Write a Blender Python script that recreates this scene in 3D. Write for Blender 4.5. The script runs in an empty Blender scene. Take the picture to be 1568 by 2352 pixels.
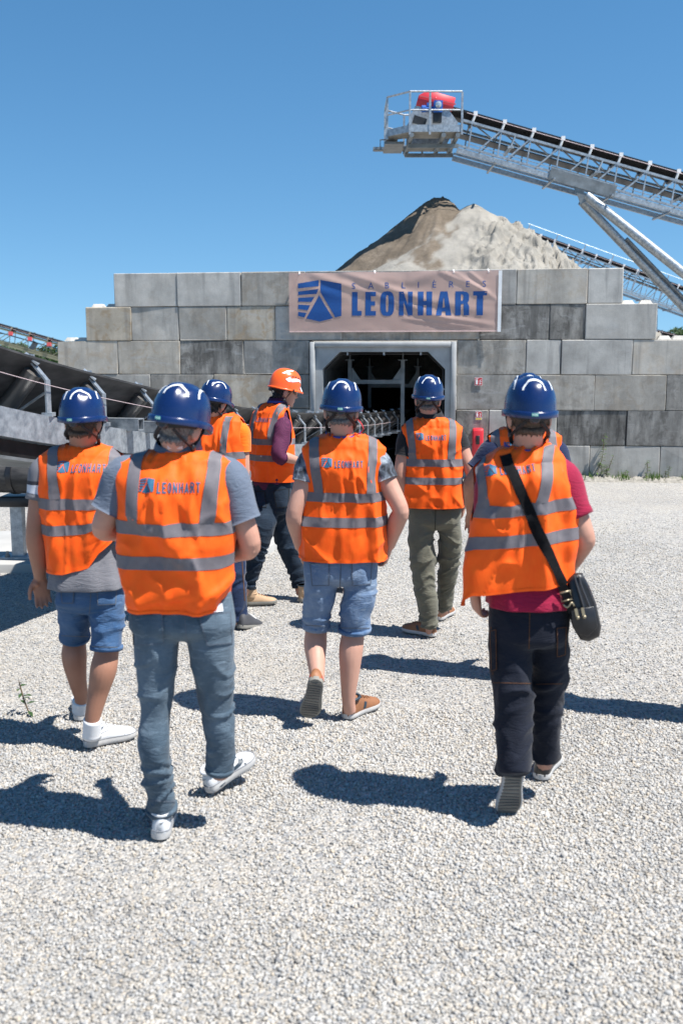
import bpy, bmesh, math, random
import numpy as np
from mathutils import Vector, Matrix, Euler
from mathutils.bvhtree import BVHTree
R_ = math.radians
random.seed(7)
rng = np.random.default_rng(11)
S = bpy.context.scene
COL = S.collection

# ------------------------------------------------------------------ camera
CAM_H, PITCH, F = 1.95, R_(8.6), 2287.0      # F: focal length for a 1568 x 2352 picture
cam_d = bpy.data.cameras.new('camera')
cam = bpy.data.objects.new('camera', cam_d); COL.objects.link(cam)
cam_d.sensor_fit = 'VERTICAL'; cam_d.sensor_height = 36.0; cam_d.lens = 35.0
cam_d.clip_start = .05; cam_d.clip_end = 3000
cam.location = (0, 0, CAM_H); cam.rotation_euler = (R_(90) - PITCH, 0, 0)
cam_d.dof.use_dof = True; cam_d.dof.focus_distance = 8.3; cam_d.dof.aperture_fstop = 3.0
S.camera = cam
# ------------------------------------------------------------------ light
SKYA, SKYB, SKYS, SKYH, SKYST = .88, .115, 1.22, .492, .078
SUN_DIR = Vector((.93, -.40, 1.86)).normalized()
SUN_EL = math.asin(SUN_DIR.z); SUN_AZ = math.atan2(SUN_DIR.x, SUN_DIR.y)
w = bpy.data.worlds.new('World'); S.world = w; w.use_nodes = True
nt = w.node_tree; nt.nodes.clear()
sky = nt.nodes.new('ShaderNodeTexSky'); sky.sky_type = 'NISHITA'; sky.sun_disc = False
sky.sun_elevation = SUN_EL; sky.sun_rotation = SUN_AZ
sky.air_density = 1.0; sky.dust_density = 0.0; sky.ozone_density = 3.0; sky.altitude = 300
bg = nt.nodes.new('ShaderNodeBackground'); bg.inputs['Strength'].default_value = SKYST
wo = nt.nodes.new('ShaderNodeOutputWorld')
tc_ = nt.nodes.new('ShaderNodeTexCoord'); mp_ = nt.nodes.new('ShaderNodeMapping')       # a dry clear day: the bright band at the horizon is lifted out
mp_.inputs['Location'].default_value = (0, 0, SKYB); mp_.inputs['Scale'].default_value = (1, 1, SKYA)
nt.links.new(tc_.outputs['Generated'], mp_.inputs[0]); nt.links.new(mp_.outputs[0], sky.inputs['Vector'])
hs_ = nt.nodes.new('ShaderNodeHueSaturation'); hs_.inputs['Saturation'].default_value = SKYS; hs_.inputs['Hue'].default_value = SKYH
nt.links.new(sky.outputs[0], hs_.inputs['Color'])
nt.links.new(hs_.outputs[0], bg.inputs[0]); nt.links.new(bg.outputs[0], wo.inputs[0])
sun_d = bpy.data.lights.new('sun', 'SUN'); sun_d.energy = 4.5; sun_d.angle = R_(.53); sun_d.color = (1, .972, .93)
sun = bpy.data.objects.new('sun', sun_d); COL.objects.link(sun)
sun.rotation_euler = SUN_DIR.to_track_quat('Z', 'Y').to_euler(); sun.location = (8, -6, 18)
S.view_settings.view_transform = 'Standard'; S.view_settings.look = 'None'
S.view_settings.exposure = 0.98; S.view_settings.gamma = 1.0; S.view_settings.use_curve_mapping = False
S.cycles.max_bounces = 6; S.cycles.diffuse_bounces = 3; S.cycles.transparent_max_bounces = 8

# ------------------------------------------------------------------ helpers
CP, SP = math.cos(PITCH), math.sin(PITCH)
def ray(px, py):
    rx, ry = (px - 784) / F, (1176 - py) / F
    return Vector((rx, CP + ry * SP, -SP + ry * CP))
def at(px, py, Y):
    """the point of the vertical plane y = Y seen at that spot of the picture"""
    d = ray(px, py); s = Y / d.y
    return Vector((d.x * s, Y, CAM_H + d.z * s))
def ground(px, py, z=0.):
    d = ray(px, py); s = (z - CAM_H) / d.z
    return Vector((d.x * s, d.y * s, z))
def vn(P, seed=0):
    """value noise, P (n,3) -> (n,) in -1..1"""
    P = np.asarray(P, float); i = np.floor(P).astype(np.int64); f = P - i; f = f * f * (3 - 2 * f)
    def h(a, b, c):
        n = (a * 374761393 + b * 668265263 + c * 2147483647 + seed * 1274126177) & 0xffffffff
        n = ((n ^ (n >> 13)) * 1274126177) & 0xffffffff
        return ((n ^ (n >> 16)) & 0xffff) / 32767.5 - 1
    x, y, z = i[:, 0], i[:, 1], i[:, 2]; r = 0
    for dx in (0, 1):
        for dy in (0, 1):
            for dz in (0, 1):
                wgt = (f[:, 0] if dx else 1 - f[:, 0]) * (f[:, 1] if dy else 1 - f[:, 1]) * (f[:, 2] if dz else 1 - f[:, 2])
                r = r + wgt * h(x + dx, y + dy, z + dz)
    return r
def fbm(P, seed=0, o=3):
    P = np.asarray(P, float)
    return sum(vn(P * 2 ** k, seed + k) / 2 ** k for k in range(o)) / 1.6
def sstep(a, b, x):
    t = np.clip((np.asarray(x, float) - a) / (b - a), 0, 1); return t * t * (3 - 2 * t)

BASE = {}
def tag(o, label=None, cat=None, group=None, kind=None):
    if label: o['label'] = label
    if cat: o['category'] = cat
    if group: o['group'] = group
    if kind: o['kind'] = kind
    return o
def thing(name, loc, label, cat, group=None):
    o = bpy.data.objects.new(name, None); COL.objects.link(o); o.location = loc; o.empty_display_size = .2
    BASE[o.name] = Vector(loc)
    return tag(o, label, cat, group)
def link(name, me, parent=None, loc=None):
    o = bpy.data.objects.new(name, me); COL.objects.link(o)
    if parent is not None: o.parent = parent
    if loc is not None: o.location = loc
    return o
def raw(name, V, Fc, mats, parent=None, smooth=False, mi=None):
    """a mesh object from world-space points; the points are stored relative to the parent's (unrotated) base"""
    V = np.asarray(V, float).reshape(-1, 3)
    b = np.zeros(3)
    q = parent
    if q is not None: b = np.array(BASE.get(q.name, Vector((0, 0, 0))))
    me = bpy.data.meshes.new(name)
    me.from_pydata((V - b).tolist(), [], [list(map(int, f)) for f in Fc])
    for m in (mats if isinstance(mats, (list, tuple)) else [mats]): me.materials.append(m)
    if mi is not None: me.polygons.foreach_set('material_index', np.asarray(mi, np.int32))
    if smooth is True: me.polygons.foreach_set('use_smooth', [True] * len(me.polygons))
    me.update(); me.validate()
    o = link(name, me, parent)
    BASE[o.name] = Vector(b)
    return o
class MB:
    def __init__(s): s.v = []; s.f = []; s.n = 0; s.mi = []; s.m = 0
    def add(s, V, Fc):
        V = np.asarray(V, float).reshape(-1, 3); s.v.append(V)
        s.f += [[i + s.n for i in q] for q in Fc]; s.mi += [s.m] * len(Fc); s.n += len(V); return s
    def box(s, c, size, M=None):
        h = np.array(size) / 2; c = np.array(c)
        P = np.array([[x, y, z] for x in (-1, 1) for y in (-1, 1) for z in (-1, 1)]) * h
        if M is not None: P = P @ np.array(M).T
        return s.add(P + c, [[0, 1, 3, 2], [4, 6, 7, 5], [0, 4, 5, 1], [2, 3, 7, 6], [0, 2, 6, 4], [1, 5, 7, 3]])
    def bar(s, p, q, a, b=None, up=(0, 0, 1)):
        """square bar from p to q, a wide sideways and b tall along up"""
        b = a if b is None else b
        p, q = np.array(p, float), np.array(q, float); d = q - p; L = np.linalg.norm(d); d /= L
        u = np.array(up, float); x = np.cross(d, u)
        if np.linalg.norm(x) < 1e-3: x = np.cross(d, (1, 0, 0))
        x /= np.linalg.norm(x); z = np.cross(x, d)
        return s.box((p + q) / 2, (a, L, b), np.stack([x, d, z], 1))
    def tube(s, pts, r, n=8, cap=True, ref=(0, 0, 1)):
        """round tube along pts, r a number, a list or a list of pairs (across, along ref)"""
        P = np.array([list(p) for p in pts], float); m = len(P)
        rr = [r] * m if np.isscalar(r) else list(r)
        T = np.gradient(P, axis=0); T /= np.linalg.norm(T, axis=1)[:, None] + 1e-12
        a = np.arange(n) * 2 * math.pi / n; out = []; free = ref is None; ref = np.array((0, 0, 1) if free else ref, float); x0 = None
        for k in range(m):
            if free and x0 is not None: x = x0 - T[k] * np.dot(x0, T[k])
            else:
                x = np.cross(T[k], ref)
                if np.linalg.norm(x) < .05: x = np.cross(T[k], (1., .03, 0))
            x /= np.linalg.norm(x); y = np.cross(x, T[k]); x0 = x
            q = rr[k]; q = (q, q) if np.isscalar(q) else q
            out.append(P[k] + np.outer(np.cos(a) * q[0], x) + np.outer(np.sin(a) * q[1], y))
        return s.loft(out, cap)
    def loft(s, rings, cap=True):
        n = len(rings[0]); m = len(rings)
        Fc = [[k * n + i, k * n + (i + 1) % n, (k + 1) * n + (i + 1) % n, (k + 1) * n + i] for k in range(m - 1) for i in range(n)]
        if cap: Fc += [list(range(n))[::-1], [(m - 1) * n + i for i in range(n)]]
        return s.add(np.concatenate(rings), Fc)
    def ball(s, c, r, n=14, m=9, M=None):
        r = np.array([r] * 3 if np.isscalar(r) else r, float); V = [[0, 0, -1]]
        for k in range(1, m):
            t = math.pi * k / m - math.pi / 2
            V += [[math.cos(t) * math.cos(2 * math.pi * i / n), math.cos(t) * math.sin(2 * math.pi * i / n), math.sin(t)] for i in range(n)]
        V.append([0, 0, 1]); V = np.array(V) * r
        if M is not None: V = V @ np.array(M).T
        Fc = [[0, 1 + (i + 1) % n, 1 + i] for i in range(n)]
        for k in range(m - 2):
            Fc += [[1 + k * n + i, 1 + k * n + (i + 1) % n, 1 + (k + 1) * n + (i + 1) % n, 1 + (k + 1) * n + i] for i in range(n)]
        l = 1 + (m - 2) * n; Fc += [[l + i, l + (i + 1) % n, l + n] for i in range(n)]
        return s.add(V + np.array(c), Fc)
    def build(s, name, mats, parent=None, smooth=False):
        return raw(name, np.concatenate(s.v), s.f, mats, parent, smooth, s.mi if s.m or any(s.mi) else None)
def autosmooth(o, ang=40):
    me = o.data; me.polygons.foreach_set('use_smooth', [True] * len(me.polygons))
    me.set_sharp_from_angle(angle=R_(ang)); return o
def bevel(o, wd, seg=2):
    bm = bmesh.new(); bm.from_mesh(o.data)
    bmesh.ops.bevel(bm, geom=[e for e in bm.edges if e.calc_face_angle(0) > .5], offset=wd, segments=seg, affect='EDGES', profile=.5)
    bm.to_mesh(o.data); bm.free(); return autosmooth(o, 50)
def spl(pts, n):
    """Catmull-Rom through points (any dimension)"""
    P = np.array([list(p) if not np.isscalar(p) else [p] for p in pts], float)
    Q = np.concatenate([[2 * P[0] - P[1]], P, [2 * P[-1] - P[-2]]]); m = len(P) - 1; out = []
    for t in np.linspace(0, m, n):
        k = min(int(t), m - 1); f = t - k; a, b, c, d = Q[k], Q[k + 1], Q[k + 2], Q[k + 3]
        out.append(.5 * (2 * b + (c - a) * f + (2 * a - 5 * b + 4 * c - d) * f * f + (3 * b - a - 3 * c + d) * f ** 3))
    return np.array(out)
def dup(root, loc, label=None, group=None):
    r = root.copy(); COL.objects.link(r); r.location = loc; BASE[r.name] = Vector(loc)
    if label: r['label'] = label
    if group: r['group'] = group
    def rec(src, dst):
        for ch in list(src.children):
            c = ch.copy(); COL.objects.link(c); c.parent = dst; rec(ch, c)
    rec(root, r); return r

# ------------------------------------------------------------------ materials
class NT:
    def __init__(s, name):
        s.m = bpy.data.materials.new(name); s.m.use_nodes = True; s.t = s.m.node_tree; s.t.nodes.clear()
        s.out = s.n('ShaderNodeOutputMaterial'); s.b = s.n('ShaderNodeBsdfPrincipled'); s.l(s.b.outputs[0], s.out.inputs[0])
        s.tc = s.n('ShaderNodeTexCoord')
    def n(s, t, **k):
        x = s.t.nodes.new(t)
        for a, v in k.items(): setattr(x, a, v)
        return x
    def l(s, a, b): s.t.links.new(a, b)
    def inp(s, node, i, v):
        if hasattr(v, 'is_output'): s.l(v, node.inputs[i])
        else:
            if isinstance(v, (tuple, list)) and len(v) == 3 and len(node.inputs[i].default_value) == 4: v = (*v, 1)
            node.inputs[i].default_value = v
    def noise(s, scale, vec=None, detail=3, rough=.55, dist=0.):
        x = s.n('ShaderNodeTexNoise'); s.inp(x, 'Scale', scale); s.inp(x, 'Detail', detail); s.inp(x, 'Roughness', rough); s.inp(x, 'Distortion', dist)
        s.l(vec if vec is not None else s.tc.outputs['Object'], x.inputs['Vector']); return x.outputs['Fac']
    def voro(s, scale, vec=None, out='Color', feature='F1'):
        x = s.n('ShaderNodeTexVoronoi'); x.feature = feature; s.inp(x, 'Scale', scale)
        s.l(vec if vec is not None else s.tc.outputs['Object'], x.inputs['Vector']); return x.outputs[out]
    def map(s, sc, vec=None, rot=(0, 0, 0)):
        x = s.n('ShaderNodeMapping'); x.inputs['Scale'].default_value = sc; x.inputs['Rotation'].default_value = rot
        s.l(vec if vec is not None else s.tc.outputs['Object'], x.inputs['Vector']); return x.outputs[0]
    def ramp(s, f, stops):
        x = s.n('ShaderNodeValToRGB'); s.l(f, x.inputs[0]); e = x.color_ramp.elements
        while len(e) < len(stops): e.new(.5)
        for k, (p, c) in enumerate(stops):
            e[k].position = p; e[k].color = (c, c, c, 1) if np.isscalar(c) else (*c, 1)
        return x.outputs[0]
    def mix(s, f, a, b, mode='MIX'):
        x = s.n('ShaderNodeMix', data_type='RGBA', blend_type=mode); s.inp(x, 0, f); s.inp(x, 6, a); s.inp(x, 7, b); return x.outputs[2]
    def math(s, op, a, b=0.):
        x = s.n('ShaderNodeMath', operation=op); s.inp(x, 0, a); s.inp(x, 1, b); return x.outputs[0]
    def bump(s, h, st=.3, dist=.01, prev=None):
        x = s.n('ShaderNodeBump'); s.inp(x, 'Strength', st); s.inp(x, 'Distance', dist); s.l(h, x.inputs['Height'])
        if prev is not None: s.l(prev, x.inputs['Normal'])
        return x.outputs[0]
    def set(s, **k):
        for a, v in k.items():
            a = {'col': 'Base Color', 'rough': 'Roughness', 'metal': 'Metallic', 'nrm': 'Normal', 'spec': 'Specular IOR Level', 'coat': 'Coat Weight', 'sheen': 'Sheen Weight', 'sss': 'Subsurface Weight', 'trans': 'Transmission Weight', 'alpha': 'Alpha', 'crough': 'Coat Roughness'}[a]
            s.inp(s.b, a, v)
        return s
def pbr(name, col, rough=.7, metal=0., var=.12, sc=14, bump=0., bsc=120, spec=.5, coat=0., sheen=0., bd=.002):
    t = NT(name); c = tuple(col)
    lo = tuple(x * (1 - var) for x in c); hi = tuple(min(1, x * (1 + var)) for x in c)
    t.set(col=t.mix(t.ramp(t.noise(sc), [(.3, 0), (.7, 1)]), lo, hi), rough=rough, metal=metal, spec=spec, coat=coat, sheen=sheen)
    if bump: t.set(nrm=t.bump(t.noise(bsc), bump, bd))
    return t.m
M = {}
M['galv'] = (lambda t: t.set(col=t.mix(t.ramp(t.noise(14, detail=6, rough=.7), [(.35, 0), (.65, 1)]), (.23, .255, .28), (.50, .53, .55)),
             metal=.6, rough=t.math('MULTIPLY_ADD', t.noise(30), .25), nrm=t.bump(t.noise(60), .08, .002)).m)(NT('galvanised_steel'))
for nd in M['galv'].node_tree.nodes:
    if nd.type == 'MATH': nd.inputs[2].default_value = .34
M['galv_dull'] = pbr('dull_steel', (.20, .215, .22), .5, .5, .25, 6, .1)
M['dark_steel'] = pbr('dark_steel', (.035, .036, .038), .42, .4, .4, 8)
M['rubber'] = (lambda t: t.set(col=t.mix(t.ramp(t.noise(5, t.map((1, 1, 4)), 5), [(.35, 0), (.75, 1)]), (.024, .023, .023), (.085, .08, .076)), rough=.5, spec=.4).m)(NT('rubber'))
M['black'] = pbr('black_plastic', (.014, .014, .016), .38, 0, .3, 30)
M['black_cloth'] = pbr('black_webbing', (.006, .006, .007), .9, 0, .3, 60, .3, 600, .15)
M['white'] = pbr('white_paint', (.78, .78, .76), .5, 0, .04)
M['red'] = pbr('red_paint', (.62, .025, .035), .4, 0, .1, 5)
M['bluepaint'] = pbr('blue_paint', (.02, .11, .42), .4)
M['yellow'] = pbr('yellow_paint', (.40, .30, .08), .6, .0, .2)
M['logo_blue'] = pbr('logo_blue_print', (.005, .070, .265), .6, 0, .1, 30)
M['glass'] = pbr('lamp_glass', (.6, .63, .65), .15, .6, .02)
# ================================================================== ground
def gravel_material(name, per_stone):
    t = NT(name)
    pos = t.n('ShaderNodeNewGeometry').outputs['Position']
    stops = [(0, (.13, .14, .155)), (.16, (.25, .255, .265)), (.38, (.35, .35, .345)), (.6, (.43, .42, .40)), (.8, (.50, .48, .445)), (1, (.60, .585, .555))]
    big = t.ramp(t.noise(.35, pos, 4), [(.3, .86), (.7, 1.06)])
    if per_stone:
        a = t.n('ShaderNodeAttribute'); a.attribute_name = 'tone'
        c = t.ramp(a.outputs['Fac'], stops)
        hue = t.n('ShaderNodeAttribute'); hue.attribute_name = 'warm'
        c = t.mix(hue.outputs['Fac'], c, (1.0, .86, .68), 'MULTIPLY')
        c = t.mix(.5, c, t.ramp(t.noise(160, pos), [(.3, .7), (.7, 1.15)]), 'MULTIPLY')
        t.set(col=t.mix(1., c, big, 'MULTIPLY'), rough=.85, spec=.3)
    else:
        v1 = t.voro(62, pos); v2 = t.voro(62, pos, 'Distance'); v3 = t.voro(150, pos)
        sep = t.n('ShaderNodeSeparateColor'); t.l(v1, sep.inputs[0]); sep3 = t.n('ShaderNodeSeparateColor'); t.l(v3, sep3.inputs[0])
        c = t.ramp(sep.outputs[0], stops)
        c = t.mix(.35, c, t.ramp(sep3.outputs[1], stops))
        c = t.mix(t.math('MULTIPLY', sep.outputs[2], .6), c, (1.0, .88, .72), 'MULTIPLY')
        c = t.mix(t.ramp(t.noise(1.1, pos, 5), [(.5, 0), (.72, .55)]), c, (.44, .40, .34))
        t.set(col=t.mix(1., t.mix(1., c, (.90, .90, .90), 'MULTIPLY'), big, 'MULTIPLY'), rough=.9, spec=.25,
              nrm=t.bump(v2, .9, .012))
        for nd in t.t.nodes:
            if nd.type == 'BUMP': nd.invert = True
    return t.m
M['ground'] = gravel_material('gravel_ground', False)
M['pebble'] = gravel_material('gravel_pebbles', True)
g = raw('ground', [(-900, -60, 0), (900, -60, 0), (900, 1800, 0), (-900, 1800, 0)], [[0, 1, 2, 3]], M['ground']); tag(g, kind='structure')

def pebbles(name, y0, y1, count, verts, faces, smin, smax, seed):
    r = np.random.default_rng(seed)
    n = int(count)
    Y = np.sqrt(r.random(n) * (y1 ** 2 - y0 ** 2) + y0 ** 2)
    X = (r.random(n) * 2 - 1) * (.36 * Y + .75)
    keep = r.random(n) < np.clip((y1 + .0 - Y) / 2.6 + (y1 < 6) * 9, .03, 1) * (1 - .72 * sstep(.16, .42, fbm(np.stack([X * .8 + 3, Y * .55, 0 * X], 1), 17, 4)))
    X, Y = X[keep], Y[keep]; n = len(X)
    s = smin + (smax - smin) * r.random(n) ** 2.2
    big = r.random(n) < .012; s[big] *= 1.6
    V = np.repeat(verts[None], n, 0) * (1 + (r.random((n, len(verts), 1)) - .5) * .55)
    V = V * (s[:, None] * np.stack([.8 + .5 * r.random(n), .7 + .4 * r.random(n), .44 + .26 * r.random(n)], 1))[:, None, :]
    q = r.normal(size=(n, 4)); q[:, 1:3] *= .45; q /= np.linalg.norm(q, axis=1)[:, None]
    w_, x, y, z = q.T
    Rm = np.stack([np.stack([1 - 2 * (y * y + z * z), 2 * (x * y - w_ * z), 2 * (x * z + w_ * y)], 1),
                   np.stack([2 * (x * y + w_ * z), 1 - 2 * (x * x + z * z), 2 * (y * z - w_ * x)], 1),
                   np.stack([2 * (x * z - w_ * y), 2 * (y * z + w_ * x), 1 - 2 * (x * x + y * y)], 1)], 1)
    V = np.einsum('nij,nkj->nki', Rm, V)
    V += np.stack([X, Y, s * .05 + .003 * r.random(n)], 1)[:, None, :]
    k = len(verts); Fc = (faces[None] + (np.arange(n) * k)[:, None, None]).reshape(-1, 3)
    me = bpy.data.meshes.new(name)
    me.vertices.add(n * k); me.vertices.foreach_set('co', V.reshape(-1))
    m = len(Fc); me.loops.add(m * 3); me.loops.foreach_set('vertex_index', Fc.reshape(-1).astype(np.int32))
    me.polygons.add(m); me.polygons.foreach_set('loop_start', np.arange(0, m * 3, 3, dtype=np.int32))
    tone = np.clip(r.normal(.565, .165, n), 0, 1)
    warm = np.clip(r.random(n) ** 2.5 * .8, 0, 1)
    for an, val in (('tone', tone), ('warm', warm)):
        at_ = me.attributes.new(an, 'FLOAT', 'FACE'); at_.data.foreach_set('value', np.repeat(val, len(faces)).astype(np.float32))
    me.materials.append(M['pebble']); me.update(calc_edges=True)
    o = link(name, me); tag(o, kind='stuff'); return o
ph = (1 + 5 ** .5) / 2
ICO = np.array([(-1, ph, 0), (1, ph, 0), (-1, -ph, 0), (1, -ph, 0), (0, -1, ph), (0, 1, ph), (0, -1, -ph), (0, 1, -ph), (ph, 0, -1), (ph, 0, 1), (-ph, 0, -1), (-ph, 0, 1)]) / 1.902
ICF = np.array([(0, 11, 5), (0, 5, 1), (0, 1, 7), (0, 7, 10), (0, 10, 11), (1, 5, 9), (5, 11, 4), (11, 10, 2), (10, 7, 6), (7, 1, 8), (3, 9, 4), (3, 4, 2), (3, 2, 6), (3, 6, 8), (3, 8, 9), (4, 9, 5), (2, 4, 11), (6, 2, 10), (8, 6, 7), (9, 8, 1)])
CUB = np.array([(x, y, z) for x in (-1, 1) for y in (-1, 1) for z in (-1, 1)]) * .62
CUF = np.array([(0, 1, 3), (0, 3, 2), (4, 6, 7), (4, 7, 5), (0, 4, 5), (0, 5, 1), (2, 3, 7), (2, 7, 6), (0, 2, 6), (0, 6, 4), (1, 5, 7), (1, 7, 3)])
OCT = np.array([(1, 0, 0), (0, 1, 0), (-1, 0, 0), (0, -1, 0), (0, 0, 1), (0, 0, -1)], float)
OCF = np.array([(0, 1, 4), (1, 2, 4), (2, 3, 4), (3, 0, 4), (1, 0, 5), (2, 1, 5), (3, 2, 5), (0, 3, 5)])
pebbles('gravel', 2.1, 5.4, 112000, CUB, CUF, .0056, .0118, 1)
pebbles('gravel', 5.4, 12.5, 88000, OCT, OCF, .006, .0115, 2)

# ================================================================== block wall
WD = Vector((math.cos(R_(7)), -math.sin(R_(7)), 0))      # along the wall to the right
WN = Vector((-math.sin(R_(7)), -math.cos(R_(7)), 0))     # towards the viewer
W0 = ground(1500, 1103)
def onwall(px, py, out=0.):
    d = ray(px, py); o = Vector((0, 0, CAM_H)); p0 = W0 + WN * out
    return o + d * ((p0 - o).dot(WN) / d.dot(WN))
WM = np.stack([np.array(WD), -np.array(WN), (0, 0, 1)], 1)
zr = [onwall(1300, y).z for y in (616, 698, 780, 861, 942, 1023)] + [-.02]

def block_material():
    t = NT('cast_concrete'); oi = t.n('ShaderNodeObjectInfo')
    pos = t.n('ShaderNodeNewGeometry').outputs['Position']
    sep = t.n('ShaderNodeSeparateColor'); t.l(oi.outputs['Color'], sep.inputs[0])
    tone, dirt, warm = sep.outputs
    add = t.n('ShaderNodeVectorMath', operation='ADD'); t.l(pos, add.inputs[0])
    sc = t.n('ShaderNodeVectorMath', operation='SCALE'); t.l(oi.outputs['Location'], sc.inputs[0]); sc.inputs['Scale'].default_value = 3.7
    t.l(sc.outputs[0], add.inputs[1]); v = add.outputs[0]
    c = t.mix(warm, (.475, .457, .420), (.50, .432, .335))
    c = t.mix(1., c, t.ramp(t.noise(2.6, v, 6, .6), [(.28, .70), (.72, 1.16)]), 'MULTIPLY')
    c = t.mix(t.math('MULTIPLY', warm, t.ramp(t.noise(3.5, v, 4, .6, 1.2), [(.5, 0), (.62, .7)])), c, (.36, .25, .14))
    tn = t.n('ShaderNodeCombineColor')
    for i in range(3): t.l(tone, tn.inputs[i])
    c = t.mix(1., c, tn.outputs[0], 'MULTIPLY')
    streak = t.math('MULTIPLY', t.ramp(t.noise(1, t.map((5, 5, 1.1), v), 6, .7), [(.34, 0), (.60, 1)]), dirt)
    c = t.mix(streak, c, (.060, .057, .053))
    blot = t.math('MULTIPLY', t.ramp(t.noise(4.5, v, 7, .7, .6), [(.52, 0), (.6, 1)]), t.math('MULTIPLY', dirt, .75))
    c = t.mix(blot, c, (.075, .07, .062))
    scuff = t.ramp(t.noise(2.2, t.map((.8, .8, 3.4), v), 7, .7, .5), [(.57, 0), (.66, .40)])
    c = t.mix(scuff, c, (.44, .435, .42))
    drip = t.ramp(t.noise(1, t.map((9, 9, .5), v), 3, .5), [(.58, 0), (.70, .42)])
    c = t.mix(drip, c, (.19, .185, .175))
    run = t.math('MULTIPLY', t.ramp(t.noise(1, t.map((3.2, 3.2, .45), pos), 6, .65, .3), [(.5, 0), (.68, .55)]), t.ramp(t.noise(.8, pos, 3), [(.35, .25), (.65, 1)]))
    c = t.mix(run, c, (.15, .142, .128))
    c = t.mix(.5, c, t.ramp(t.noise(70, pos, 3), [(.3, .85), (.7, 1.1)]), 'MULTIPLY')
    t.set(col=c, rough=.88, spec=.25, nrm=t.bump(t.noise(40, pos, 6, .7), .35, .004, t.bump(t.noise(3, v, 3), .4, .012)))
    return t.m
M['block'] = block_material()
wall = thing('block_wall', (W0.x, W0.y, 0), 'stepped wall of big grey concrete blocks with a tunnel opening', 'wall')
rows = [
    [269, 412, 557, 702, 862, 1022, 1180, 1340, 1421],
    [203, 306.5, 414, 523, 633, 786, 939, 1097, 1256, 1337.5, 1500],
    [136, 273, 415.5, 560, 711, None, 1047.5, 1205, 1285, 1448, 1610, 1770],
    [60, 200, 346, 491, 634, 711, None, 1047.5, 1205, 1364, 1529, 1690, 1850],
    [-10, 130, 275, 420, 566, 711, None, 1047.5, 1123, 1280, 1442, 1603, 1770, 1930],
    [-80, 60, 205, 350, 495, 640, 711, None, 1047.5, 1200, 1359, 1522, 1684, 1850, 2010]]
# tone, dirt, warmth of single blocks, read off the picture
look = {(0, 0): (1.05, .02, .1), (0, 1): (1.05, .05, .05), (0, 2): (.86, .25, .3), (0, 6): (.98, .02, .35), (0, 7): (1.05, 0, 0), (0, 5): (.95, .1, 0),
        (1, 0): (.92, .1, .9), (1, 1): (1.0, .12, .15), (1, 2): (.88, .22, .3), (1, 3): (.95, .1, .75), (1, 4): (.95, .1, 0), (1, 7): (.8, .75, 0), (1, 8): (.78, .85, .1), (1, 9): (.98, .02, .05),
        (2, 0): (1.0, .05, .4), (2, 1): (1.0, .12, .55), (2, 2): (.78, .8, .1), (2, 3): (.92, .4, .05), (2, 6): (.9, .45, .25), (2, 7): (1.0, .05, 0), (2, 8): (.97, .12, 0), (2, 9): (1.05, .02, .3),
        (3, 2): (.9, .5, .3), (3, 3): (1.0, .2, .7), (3, 4): (.88, .55, .1), (3, 7): (.84, .4, .15), (3, 8): (.92, .3, .3), (3, 9): (.84, .22, .3), (3, 10): (.75, .5, .1),
        (4, 7): (.78, .6, .2), (4, 8): (.95, .1, 0), (4, 9): (.62, .95, 0), (4, 10): (.7, .7, 0), (4, 5): (.6, .8, 0), (5, 8): (.9, .1, 0), (5, 9): (.92, .05, 0), (5, 10): (.95, .05, .05), (5, 11): (1.0, 0, 0)}
rb = random.Random(3)
def block(xa, xb, zb, zt, key, parent=wall, out=0., depth=.58):
    pa, pb = onwall(xa, 900), onwall(xb, 900)
    c = (pa + pb) / 2; L = (pb - pa).length - .007
    H = zt - zb - .006
    cx = Vector((c.x, c.y, (zb + zt) / 2)) - WN * (depth / 2 - out - rb.uniform(-.008, .008))
    bm = bmesh.new(); bmesh.ops.create_cube(bm, size=1)
    for v in bm.verts: v.co = Vector((v.co.x * L, v.co.y * depth, v.co.z * H))
    bmesh.ops.bevel(bm, geom=bm.edges[:], offset=rb.uniform(.007, .015), segments=1, affect='EDGES')
    for v in bm.verts:
        j = .005 if rb.random() > .16 else .026
        v.co += Vector((rb.uniform(-1, 1) * j * .6, max(0, rb.uniform(-.5, 1) * j), rb.uniform(-1, 1) * j * .5))
    me = bpy.data.meshes.new('concrete_block'); bm.to_mesh(me); bm.free(); me.materials.append(M['block'])
    o = link('concrete_block', me, parent, cx - BASE[parent.name])
    o.rotation_euler = (rb.uniform(-.003, .003), rb.uniform(-.002, .002), -R_(7) + rb.uniform(-.004, .004))
    tn, d, wm = look.get(key, (rb.uniform(.85, 1.0), rb.uniform(.05, .5), rb.uniform(0, .4)))
    o.color = (tn, d, wm, 1); return o
for r, xs in enumerate(rows):
    for i in range(len(xs) - 1):
        if xs[i] is None or xs[i + 1] is None: continue
        block(xs[i], xs[i + 1], zr[r + 1], zr[r], (r, i))
def stud(px, r):
    p = onwall(px, 900); c = Vector((p.x, p.y, zr[r])) - WN * .28
    m = MB(); a, b, h = .11, .07, .065
    P = [(-a, -a, 0), (a, -a, 0), (a, a, 0), (-a, a, 0), (-b, -b, h), (b, -b, h), (b, b, h), (-b, b, h)]
    P = np.array(P) @ WM.T + np.array(c)
    m.add(P, [[3, 2, 1, 0], [4, 5, 6, 7], [0, 1, 5, 4], [1, 2, 6, 5], [2, 3, 7, 6], [3, 0, 4, 7]])
    o = m.build('block_stud', M['block'], wall); o.color = (1.25, 0, .1, 1)
for px, r in ((222, 1), (256, 1), (1437, 1), (1478, 1), (158, 2), (186, 2), (1524, 2), (1558, 2)): stud(px, r)

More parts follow.
